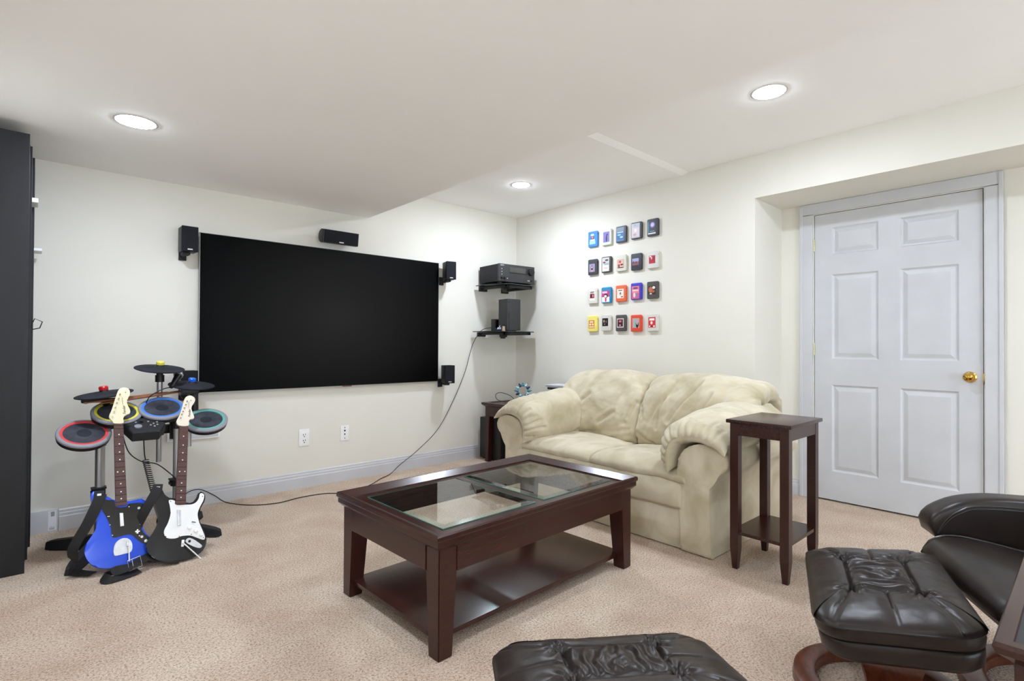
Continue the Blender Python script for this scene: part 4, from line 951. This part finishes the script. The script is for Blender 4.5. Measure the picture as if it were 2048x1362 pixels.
for P_, z0, z1 in ((PL, .285, .325), (PR, .275, .315)):
    bm = bmesh.new(); cyl(bm, P_+Vector((0, 0, z0)), P_+Vector((0, 0, z1)), .028, n=18); cyl(bm, P_+Vector((-.035, -.01, (z0+z1)/2)), P_+Vector((.01, 0, (z0+z1)/2)), .010, n=10)
    b2(bm, (P_.x-.035, P_.y-.028, z1-.008), (P_.x+.03, P_.y+.02, z1+.002), .002); dk(bm, 'clamp', BLK)
bm = bmesh.new(); tube(bm, [(-3.50, -.45, .590), (-3.40, -.42, .64), (-3.20, -.41, .655), (-3.05, -.42, .63), (-2.95, -.44, .60)], .020, 12, res=24); dk(bm, 'crossbar', BLK)
for P_ in (PL, PR):
    bm = bmesh.new(); cyl(bm, P_+Vector((0, .02, .54)), P_+Vector((0, .03, .66)), .030, n=18); dk(bm, 'pole_socket', BLK)
bm = bmesh.new(); cyl(bm, (PM.x, PM.y, .40), (PM.x, PM.y, .925), .0150, n=18); dk(bm, 'cymbal_pole', ALU)
bm = bmesh.new(); cyl(bm, (PM.x, PM.y, .555), (PM.x, PM.y, .625), .024, n=18); b2(bm, (PM.x, PM.y-.04, .565), (PR.x, PM.y+.02, .615), .01); dk(bm, 'pole_bracket', BLK)
bm = bmesh.new(); cyl(bm, (-3.03, -.44, .48), (-3.03, -.44, .70), .0150, n=18); dk(bm, 'cymbal_pole', ALU)
bm = bmesh.new(); cyl(bm, (-3.00, -.44, .60), (-3.005, -.44, .815), .022, n=16); b2(bm, (-3.075, -.475, .790), (-2.985, -.425, .826), .006); dk(bm, 'cymbal_socket', BLK)
bm = bmesh.new(); cyl(bm, (-3.40, -.40, .62), (-3.43, -.47, .795), .018, n=16); b2(bm, (-3.53, -.50, .773), (-3.38, -.45, .793), .006); dk(bm, 'cymbal_socket', BLK)
bm = bmesh.new(); cyl(bm, (PM.x, PM.y, .865), (PM.x, PM.y, .905), .023, n=18); cyl(bm, (PM.x, PM.y, .905), (PM.x, PM.y, .935), .017, n=18); dk(bm, 'cymbal_socket', BLK)
def tiltM(c, tx, ty=0., tz=0.):
    return Matrix.Translation(Vector(c)) @ Matrix.Rotation(tz, 4, 'Z') @ Matrix.Rotation(ty, 4, 'Y') @ Matrix.Rotation(tx, 4, 'X')
RP = .112
for (c, tx, ty, rimc, lab) in (((-3.522, -.600, .628), 30, 4, RRED, 'drum pad with a red ring'), ((-3.382, -.520, .716), 27, 3, RYEL, 'drum pad with a yellow ring'), ((-3.176, -.520, .724), 27, -2, RBLU, 'drum pad with a blue ring'), ((-2.962, -.545, .640), 28, -5, RGRN, 'drum pad with a teal ring')):
    T = tiltM(c, math.radians(tx), math.radians(ty))
    bm = bmesh.new(); lathe(bm, [(0, -.036), (.085, -.036), (RP-.004, -.028), (RP, -.010), (RP, -.002), (0, -.002)], 48, T); pad = props(dk(bm, 'drum_pad', BLK, ang=30), lab)
    par = pad
    def sub(bm, nm, m_, par=par):
        o = finish(bm, nm, m_, par); return o
    bm = bmesh.new(); lathe(bm, [(RP+.001, -.006), (RP+.001, .003), (RP-.003, .007), (.098, .008), (.098, -.003)], 48, T); sub(bm, 'rim', RIM)
    bm = bmesh.new(); lathe(bm, [(.0985, 0), (.0985, .0075), (.086, .0075), (.0845, .002)], 48, T); sub(bm, 'colour_ring', rimc)
    bm = bmesh.new(); lathe(bm, [(.086, -.001), (.086, .0035), (.03, .0045), (0, .0047)], 48, T); sub(bm, 'rubber_skin', RUB)
    bm = bmesh.new(); lathe(bm, [(.031, .003), (.030, .0056), (0, .0058)], 32, T); sub(bm, 'centre_patch', RUBD)
for (c, tx, ty, capm, lab, r) in (((-3.435, -.50, .818), 3, -7, RED, 'black cymbal with a red cap', .128), ((-3.170, -.385, .943), 9, 3, YEL, 'black cymbal with a yellow cap', .125), ((-3.010, -.40, .840), 9, 3, CYB, 'black cymbal with a blue cap', .121)):
    T = tiltM(c, math.radians(tx), math.radians(ty))
    bm = bmesh.new(); lathe(bm, [(0, -.016), (.05, -.015), (r*.9, -.008), (r, -.003), (r, .001), (r*.8, .004), (.045, .008), (.036, .013), (0, .014)], 56, T); cy = props(dk(bm, 'cymbal', RUBD, ang=35), lab)
    bm = bmesh.new(); lathe(bm, [(.030, .010), (.020, .018), (.0185, .024), (.0185, .013)], 24, T); finish(bm, 'hub', BLK, cy)
    bm = bmesh.new(); lathe(bm, [(.0185, .020), (.021, .026), (.021, .038), (.017, .043), (0, .044)], 10, T); finish(bm, 'wing_cap', capm, cy, ang=30)
# control box between the yellow and blue pads
T = tiltM((-3.262, -.640, .622), math.radians(24), 0, math.radians(4))
bm = bmesh.new(); prism(bm, [(-.105, .055), (-.075, -.055), (.045, -.060), (.085, .010), (.085, .075), (-.06, .10)], -.028, .028, T, .010, 3); cb = dk(bm, 'control_box', BLKM)
bm = bmesh.new(); cyl(bm, T @ Vector((-.042, .000, .027)), T @ Vector((-.042, .000, .034)), .017, n=20); finish(bm, 'dial', RIM, cb)
bm = bmesh.new(); cyl(bm, T @ Vector((-.022, .040, .027)), T @ Vector((-.022, .040, .032)), .010, n=16); finish(bm, 'guide_button', CHROME, cb)
for x, y in ((.015, .005), (.030, .018), (.045, .004), (.030, -.010), (.010, .042), (-.045, .045), (.048, .030)):
    bm = bmesh.new(); cyl(bm, T @ Vector((x, y, .027)), T @ Vector((x, y, .032)), .0045, n=12); finish(bm, 'button', STEEL, cb)
# coiled pedal cord
bm = bmesh.new(); tube(bm, [(-3.275, -.62, .600), (-3.27, -.62, .50), (-3.265, -.62, .465)], .003, 6, res=12)
coil = []
for k in range(17*12+1):
    a = 2*PI*k/12; f_ = k/(17*12); c = Vector((-3.265+.040*f_, -.62, .462-.185*f_)); coil.append(c+Vector((.014*math.cos(a), .014*math.sin(a), 0)))
tube(bm, coil, .0026, 6); tube(bm, [coil[-1], (-3.215, -.60, .26), (-3.20, -.58, .20), (-3.20, -.56, .05)], .003, 6, res=16); dk(bm, 'coiled_cord', CABLE)
bm = bmesh.new(); tube(bm, [(-3.36, -.56, .60), (-3.33, -.55, .50), (-3.27, -.54, .44), (-3.20, -.53, .415), (-3.13, -.53, .345), (-3.105, -.525, .31)], .003, 6, res=40); dk(bm, 'sensor_cord', CABLE)
# microphone tucked between the cymbals, drumsticks across the pads
MC = thing('microphone', 'black handheld microphone with a wire-mesh head wedged between the cymbals', 'microphone', (-3.085, -.345, .886))
bm = bmesh.new(); a, b = Vector((.004, -.05, .012)), Vector((-.040, -.112, -.050)); cyl(bm, b, a, .011, .018, n=18); finish(bm, 'handle', BLK, MC)
bm = bmesh.new(); sph(bm, a+(a-b).normalized()*.018, .026, 20); finish(bm, 'mesh_head', mat('mic_mesh', (110, 110, 112), .35, .8, rgb2=(60, 60, 62), nscale=300, contrast=(.45, .55)), MC)
bm = bmesh.new(); c = a+(a-b).normalized()*.006; q = (a-b).normalized(); cyl(bm, c-q*.004, c+q*.006, .026, n=20); finish(bm, 'collar', STEEL, MC)
bm = bmesh.new(); tube(bm, [b, b+Vector((-.05, -.012, -.012)), b+Vector((-.11, -.015, -.055)), b+Vector((-.125, -.02, -.13)), b+Vector((-.12, -.02, -.16))], .003, 6, res=30); finish(bm, 'mic_cord', CABLE, MC)
for (a, b, lab) in (((-3.525, -.585, .782), (-3.13, -.395, .800), 'wooden drumstick lying over the yellow pad, tip toward the towers'), ((-3.46, -.560, .772), (-3.05, -.385, .806), 'wooden drumstick lying behind the pads, just above the other one')):
    a = Vector(a); b = Vector(b); t = thing('drumstick', lab, 'drumstick', M=Matrix.Translation(a) @ frame_to(b-a), group='drumsticks on the drum kit'); L = (b-a).length
    bm = bmesh.new(); lathe(bm, [(0, .020), (.0035, .02), (.0065, .09), (.0072, .2), (.0072, L-.004), (.004, L), (0, L)], 12); finish(bm, 'shaft', STICK, t)
    bm = bmesh.new(); lathe(bm, [(0, 0), (.0045, .004), (.0052, .012), (.0035, .021), (0, .022)], 12); finish(bm, 'tip', STICK, t)

# ------------------------------------------------------------------ two toy guitars leaning on the kit
def smooth_outline(pts, n): return [(p.x, p.y) for p in cr([Vector(p) for p in pts], n, closed=True)]
def plane(B, u, v): 
    u = Vector(u).normalized(); v = Vector(v).normalized(); n = u.cross(v)
    Mx = Matrix((u, v, n)).transposed().to_4x4(); Mx.translation = Vector(B); return Mx
def strap(bm, pts, half_w, ups, res=40):
    P = cr(pts, res); U_ = cr([Vector(u) for u in ups], res)
    tube(bm, P, 0, flat=(half_w, .0013), up=[Vector(u) for u in U_])
def guitar(name, label, Mx, d, cols, pick_t=.003):
    g = thing(name, label, 'toy guitar', M=Mx); z0, z1 = -.020, .020
    bm = bmesh.new(); prism(bm, smooth_outline(d['body'], 72), z0, z1, None, .0045, 3); finish(bm, 'body', cols['body'], g, ang=20)
    bm = bmesh.new(); prism(bm, smooth_outline(d['guard'], 110), z1-.001, z1+pick_t, None, .0008, 1); finish(bm, 'pickguard', cols['guard'], g, ang=40)
    nk = d['neck']; zf = z1+.010; A_, B_, C_, D_ = [Vector((*p, 0)) for p in nk]
    bm = bmesh.new(); ring0 = [A_, B_, C_, D_]
    lo = [bm.verts.new((p.x, p.y, z1-.012 if i < 2 else zf-.024)) for i, p in enumerate(ring0)]; hi = [bm.verts.new((p.x, p.y, zf)) for p in ring0]
    bm.faces.new(lo[::-1]); bm.faces.new(hi)
    for i in range(4): bm.faces.new((lo[i], lo[(i+1) % 4], hi[(i+1) % 4], hi[i]))
    bmesh.ops.bevel(bm, geom=bm.edges[:], offset=.002, segments=2, affect='EDGES'); neck = finish(bm, 'neck', ROSE, g, ang=40)
    for f_ in (.025, .07, .175, .285, .385, .475, .545, .655, .70, .79, .875, .955):
        l, r_ = D_.lerp(A_, f_), C_.lerp(B_, f_); bm = bmesh.new(); cyl(bm, (l.x+.001, l.y, zf-.0004), (r_.x-.001, r_.y, zf-.0004), .0013, n=8); finish(bm, 'fret', GUARD, neck)
    for f_, offs in ((.143, (.5,)), (.26, (.5,)), (.36, (.5,)), (.453, (.5,)), (.60, (.25, .78)), (.743, (.5,)), (.838, (.5,)), (.92, (.5,))):
        for q in offs:
            l, r_ = D_.lerp(A_, f_), C_.lerp(B_, f_); p = l.lerp(r_, q); bm = bmesh.new(); cyl(bm, (p.x, p.y, zf-.002), (p.x, p.y, zf+.0008), .0030, n=14); finish(bm, 'inlay_dot', WHITEP, neck)
    bm = bmesh.new(); prism(bm, smooth_outline(d['head'], 90), zf-.016, zf+.001, None, .0015, 2); hd = finish(bm, 'headstock', cols['head'], g, ang=40)
    for k, (x, y) in enumerate(d['pegs']):
        bm = bmesh.new(); cyl(bm, (x, y, zf), (x, y, zf+(.008 if k < 6 else .003)), .0038 if k < 6 else .0028, n=12); finish(bm, 'tuning_peg', CHROME, hd)
    (xa, ya), (xb, yb) = d['text']; an = math.atan2(yb-ya, xb-xa)
    Tm = lambda x, y, a: Matrix.Translation((x, y, zf+.0014)) @ Matrix.Rotation(a, 4, 'Z')
    text_mesh('lettering', 'Fender', .0165, GUARD, hd, Tm(xa+.004, ya-.004, an), .35)
    bm = bmesh.new(); L_ = math.hypot(xb-xa, yb-ya); e = Vector(((xb-xa)/L_, (yb-ya)/L_)); nrm = Vector((-e.y, e.x))
    pts = [Vector((xa, ya))+e*(.050+.036*k/22)+nrm*(.004+.0028*(k % 2)) for k in range(23)]
    tube(bm, [(p.x, p.y, zf+.0014) for p in pts], .0005, 5); finish(bm, 'script_line', GUARD, hd)
    bm = bmesh.new(); prism(bm, d['strum'], z1, z1+.009, None, .002, 2); finish(bm, 'strum_bar', cols['strum'], g)
    (x0, y0), (x1, y1) = d['wham']; bm = bmesh.new(); tube(bm, [(x0, y0, z1+.002), (x0, y0, z1+.016), (x0+(x1-x0)*.2, y0+(y1-y0)*.2, z1+.024), (x1, y1, z1+.030)], .0028, 8, res=24); sph(bm, (x1, y1, z1+.030), .004, 10); finish(bm, 'whammy_bar', WHITEP, g)
    return g, z1
dB = dict(
 body=[(-0.101, 0.378), (-0.095, 0.388), (-0.08, 0.391), (-0.057, 0.376), (-0.04, 0.354), (-0.022, 0.346), (-0.003, 0.336), (0.022, 0.328), (0.047, 0.320), (0.072, 0.322), (0.094, 0.332), (0.113, 0.324), (0.125, 0.302), (0.121, 0.261), (0.109, 0.229), (0.108, 0.2), (0.12, 0.169), (0.14, 0.142), (0.158, 0.108), (0.159, 0.075), (0.139, 0.046), (0.108, 0.032), (0.063, 0.022), (0.004, 0.023), (-0.043, 0.031), (-0.075, 0.049), (-0.099, 0.08), (-0.11, 0.116), (-0.108, 0.143), (-0.095, 0.168), (-0.079, 0.197), (-0.067, 0.23), (-0.072, 0.266), (-0.082, 0.303), (-0.095, 0.343)],
 guard=[(-0.06, 0.349), (-0.035, 0.340), (-0.009, 0.335), (0.001, 0.303), (0.044, 0.299), (0.047, 0.311), (0.085, 0.312), (0.105, 0.308), (0.116, 0.292), (0.112, 0.258), (0.103, 0.23), (0.102, 0.197), (0.117, 0.162), (0.137, 0.139), (0.125, 0.11), (0.093, 0.133), (0.068, 0.162), (0.04, 0.165), (-0.003, 0.160), (-0.013, 0.183), (-0.016, 0.208), (-0.036, 0.261), (-0.057, 0.307)],
 strum=[(0.020, 0.208), (0.035, 0.209), (0.029, 0.27), (0.015, 0.272)], wham=[(0.055, 0.122), (0.059, 0.042)],
 neck=[(-0.002, 0.305), (0.044, 0.307), (0.013, 0.719), (-0.026, 0.72)],
 head=[(-0.028, 0.72), (-0.03, 0.728), (-0.047, 0.754), (-0.037, 0.795), (-0.018, 0.884), (-0.007, 0.905), (0.01, 0.911), (0.029, 0.903), (0.036, 0.879), (0.03, 0.857), (0.023, 0.836), (0.028, 0.815), (0.039, 0.788), (0.038, 0.77), (0.019, 0.762), (0.011, 0.747), (0.013, 0.719)],
 pegs=[(-0.007, 0.872), (-0.011, 0.849), (-0.018, 0.826), (-0.023, 0.802), (-0.027, 0.779), (-0.032, 0.753), (0.016, 0.884)], text=[(0.018, 0.77), (0.008, 0.857)])
GB, z1 = guitar('toy_guitar', 'blue toy guitar with a black pickguard leaning on the drum kit', plane((-3.43, -.93, 0), (0.998, -0.0232, -0.0594), (0.0638, 0.363, 0.9296)), dB, dict(body=BLUE, guard=GUARD, head=CREAMP, strum=WHITEP))
bm = bmesh.new(); prism(bm, smooth_outline([(-0.001, 0.107), (0.005, 0.134), (0.025, 0.15), (0.047, 0.15), (0.065, 0.134), (0.072, 0.108), (0.067, 0.084), (0.04, 0.079), (0.006, 0.076), (0.001, 0.086)], 50), z1-.001, z1+.004, None, .001); br = finish(bm, 'bridge_plate', STEEL, GB, ang=40)
bm = bmesh.new(); b2(bm, (.046, .112, z1+.003), (.056, .136, z1+.012), .002); finish(bm, 'bridge_block', CHROME, br)
bm = bmesh.new(); b2(bm, (.090-.010, .174-.0035, z1+.002), (.090+.010, .174+.0035, z1+.007), .001); b2(bm, (.090-.0035, .174-.010, z1+.002), (.090+.0035, .174+.010, z1+.007), .001); finish(bm, 'direction_pad', CHROME, GB)
for (x, y, r_) in ((.092, .285, .006), (.108, .146, .006), (.125, .124, .007), (.098, .152, .003)):
    bm = bmesh.new(); cyl(bm, (x, y, z1+.002), (x, y, z1+.009), r_, n=16); finish(bm, 'button', CHROME, GB)
for (x, y) in ((-.030, .262), (-.020, .222), (-.008, .172), (.098, .250), (.100, .206), (.052, .297), (.086, .168), (-.025, .262)):
    bm = bmesh.new(); cyl(bm, (x, y, z1+.002), (x, y, z1+.0042), .0022, n=10); finish(bm, 'screw', STEEL, GB)
dK = dict(
 body=[(-0.109, 0.362), (-0.103, 0.385), (-0.082, 0.389), (-0.067, 0.347), (-0.049, 0.325), (-0.019, 0.319), (0.0, 0.316), (0.045, 0.291), (0.072, 0.291), (0.088, 0.311), (0.094, 0.344), (0.107, 0.352), (0.126, 0.338), (0.129, 0.305), (0.114, 0.27), (0.106, 0.235), (0.117, 0.195), (0.139, 0.15), (0.154, 0.111), (0.154, 0.077), (0.131, 0.041), (0.09, 0.021), (0.032, 0.012), (-0.021, 0.014), (-0.072, 0.034), (-0.098, 0.071), (-0.106, 0.094), (-0.099, 0.125), (-0.08, 0.161), (-0.068, 0.207), (-0.075, 0.241), (-0.09, 0.279), (-0.104, 0.323)],
 guard=[(-0.035, 0.308), (-0.008, 0.305), (-0.004, 0.285), (0.044, 0.284), (0.077, 0.287), (0.097, 0.31), (0.101, 0.338), (0.11, 0.343), (0.122, 0.333), (0.121, 0.305), (0.108, 0.27), (0.101, 0.235), (0.113, 0.191), (0.134, 0.146), (0.146, 0.116), (0.139, 0.105), (0.107, 0.118), (0.079, 0.129), (0.041, 0.129), (0.016, 0.119), (-0.017, 0.121), (-0.033, 0.135), (-0.038, 0.159), (-0.026, 0.196), (-0.02, 0.239), (-0.027, 0.278)],
 strum=[(0.016, 0.180), (0.031, 0.182), (0.023, 0.257), (0.006, 0.258)], wham=[(0.049, 0.091), (0.130, 0.012)],
 neck=[(-0.005, 0.286), (0.042, 0.286), (0.009, 0.709), (-0.032, 0.706)],
 head=[(-0.032, 0.706), (-0.049, 0.728), (-0.037, 0.774), (-0.027, 0.85), (-0.02, 0.874), (-0.002, 0.886), (0.02, 0.878), (0.027, 0.858), (0.02, 0.837), (0.012, 0.818), (0.02, 0.79), (0.032, 0.762), (0.028, 0.75), (0.008, 0.743), (0.009, 0.709)],
 pegs=[(-0.012, 0.848), (-0.016, 0.827), (-0.02, 0.807), (-0.025, 0.786), (-0.029, 0.769), (-0.032, 0.748), (0.006, 0.856)], text=[(0.010, 0.762), (0.003, 0.844)])
GK, z1 = guitar('toy_guitar', 'black toy guitar with a white pickguard leaning on the drum kit', plane((-3.215, -.985, 0), (0.9847, -0.0767, -0.1566), (0.1744, 0.4331, 0.8843)), dK, dict(body=GBLACK, guard=WHITEP, head=CREAMB, strum=STEEL))
bm = bmesh.new(); prism(bm, smooth_outline([(0.06, 0.107), (0.072, 0.118), (0.094, 0.11), (0.12, 0.091), (0.136, 0.076), (0.129, 0.066), (0.107, 0.071), (0.08, 0.085), (0.063, 0.097)], 50), z1-.001, z1+.004, None, .001); jp = finish(bm, 'jack_plate', STEEL, GK, ang=40)
bm = bmesh.new(); cyl(bm, (.077, .101, z1+.003), (.077, .101, z1+.007), .006, n=16); finish(bm, 'jack_socket', GUARD, jp)
bm = bmesh.new(); b2(bm, (.043, .077, z1-.001), (.055, .110, z1+.006), .002); finish(bm, 'bridge_block', WHITEP, GK)
for (x, y, r_) in ((.071, .168, .012), (.100, .152, .012), (.127, .131, .011)):
    bm = bmesh.new(); lathe(bm, [(r_, 0), (r_, .002), (r_*.72, .004), (r_*.65, .009), (0, .010)], 22, Matrix.Translation((x, y, z1+.002))); finish(bm, 'knob', WHITEP, GK)
bm = bmesh.new(); tube(bm, [(.078, .196, z1+.004), (.088, .193, z1+.012), (.094, .190, z1+.016)], .002, 8); finish(bm, 'selector_switch', GUARD, GK)
for (x, y) in ((-.027, .302), (.115, .325), (.108, .236), (-.022, .246), (-.030, .198), (-.028, .130), (.030, .128), (.139, .115), (.125, .170), (.082, .135)):
    bm = bmesh.new(); cyl(bm, (x, y, z1+.002), (x, y, z1+.0042), .0022, n=10); finish(bm, 'screw', GUARD, GK)
# straps hang from the upper horns and trail on the carpet (world coordinates)
def world_part(o, root):
    o.parent = root; o.matrix_parent_inverse = root.matrix_basis.inverted(); return o
def on(Mx, x, y, z=0.): return Mx @ Vector((x, y, z))
MB_, MK_ = GB.matrix_basis.copy(), GK.matrix_basis.copy()
bm = bmesh.new(); strap(bm, [on(MB_, -.062, .372, .024), on(MB_, -.072, .330, .030), on(MB_, -.105, .24, .026), on(MB_, -.150, .14, .010), Vector((-3.570, -.865, .075)), Vector((-3.575, -.845, .028)), Vector((-3.545, -.86, .012)), Vector((-3.50, -.90, .010))], .024,
    [(0, -.93, .36), (0, -.93, .36), (-.2, -.93, .3), (-.3, -.9, .2), (-.5, -.8, .3), (-.2, -.4, .9), (0, 0, 1), (0, 0, 1)]); world_part(finish(bm, 'strap', WEB, GB), GB)
bm = bmesh.new(); strap(bm, [Vector((-3.335, -1.005, .014)), Vector((-3.40, -1.03, .010)), Vector((-3.455, -1.045, .016)), Vector((-3.475, -1.025, .030)), Vector((-3.44, -1.005, .034)), Vector((-3.38, -1.01, .040)), Vector((-3.325, -.985, .052)), Vector((-3.28, -.965, .050)), Vector((-3.22, -.985, .026)), Vector((-3.17, -1.00, .010))], .022,
    [(0, -.3, 1), (0, -.3, 1), (-.4, -.4, .8), (-1, -.2, .1), (-.2, -.5, .8), (0, -.7, .7), (.1, -.7, .7), (.1, -.6, .8), (0, -.3, 1), (0, 0, 1)]); s2 = world_part(finish(bm, 'strap_end', WEB, GB), GB)
bm = bmesh.new(); c = Vector((-3.352, -1.006, .050)); e1 = Vector((1, .16, .16)).normalized(); e2 = Vector((-.1, .5, .85)).normalized()
tube(bm, [c+e1*a+e2*b for a, b in ((-.026, -.024), (.026, -.024), (.026, .024), (-.026, .024))], .0022, 8, closed=True); tube(bm, [c-e1*.008-e2*.024, c-e1*.008+e2*.024], .002, 8); bk = finish(bm, 'buckle', CHROME, GB); world_part(bk, GB)
bm = bmesh.new(); b2(bm, (-.088, .355, z1+.001), (-.048, .388, z1+.007), .003); finish(bm, 'strap_tab', BLKM, GB)
bm = bmesh.new(); b2(bm, (-.076, .364, z1+.0068), (-.060, .374, z1+.0075)); finish(bm, 'maker_tag', WHITEP, GB, smooth=False)
bm = bmesh.new(); strap(bm, [on(MK_, -.092, .375, .026), on(MK_, -.100, .34, .030), on(MK_, -.125, .27, .020), on(MK_, -.150, .19, -.02), on(MK_, -.165, .12, -.05), Vector((-3.30, -.86, .02)), Vector((-3.22, -.90, .008))], .022,
    [(0, -.9, .44), (0, -.9, .44), (-.3, -.9, .3), (-.4, -.85, .3), (-.4, -.8, .4), (-.2, -.4, .9), (0, 0, 1)]); world_part(finish(bm, 'strap', WEB, GK), GK)
bm = bmesh.new(); b2(bm, (-.112, .350, z1+.001), (-.070, .390, z1+.007), .003); finish(bm, 'strap_tab', BLKM, GK)
bm = bmesh.new(); b2(bm, (-.098, .364, z1+.0068), (-.082, .376, z1+.0075)); finish(bm, 'maker_tag', WHITEP, GK, smooth=False)
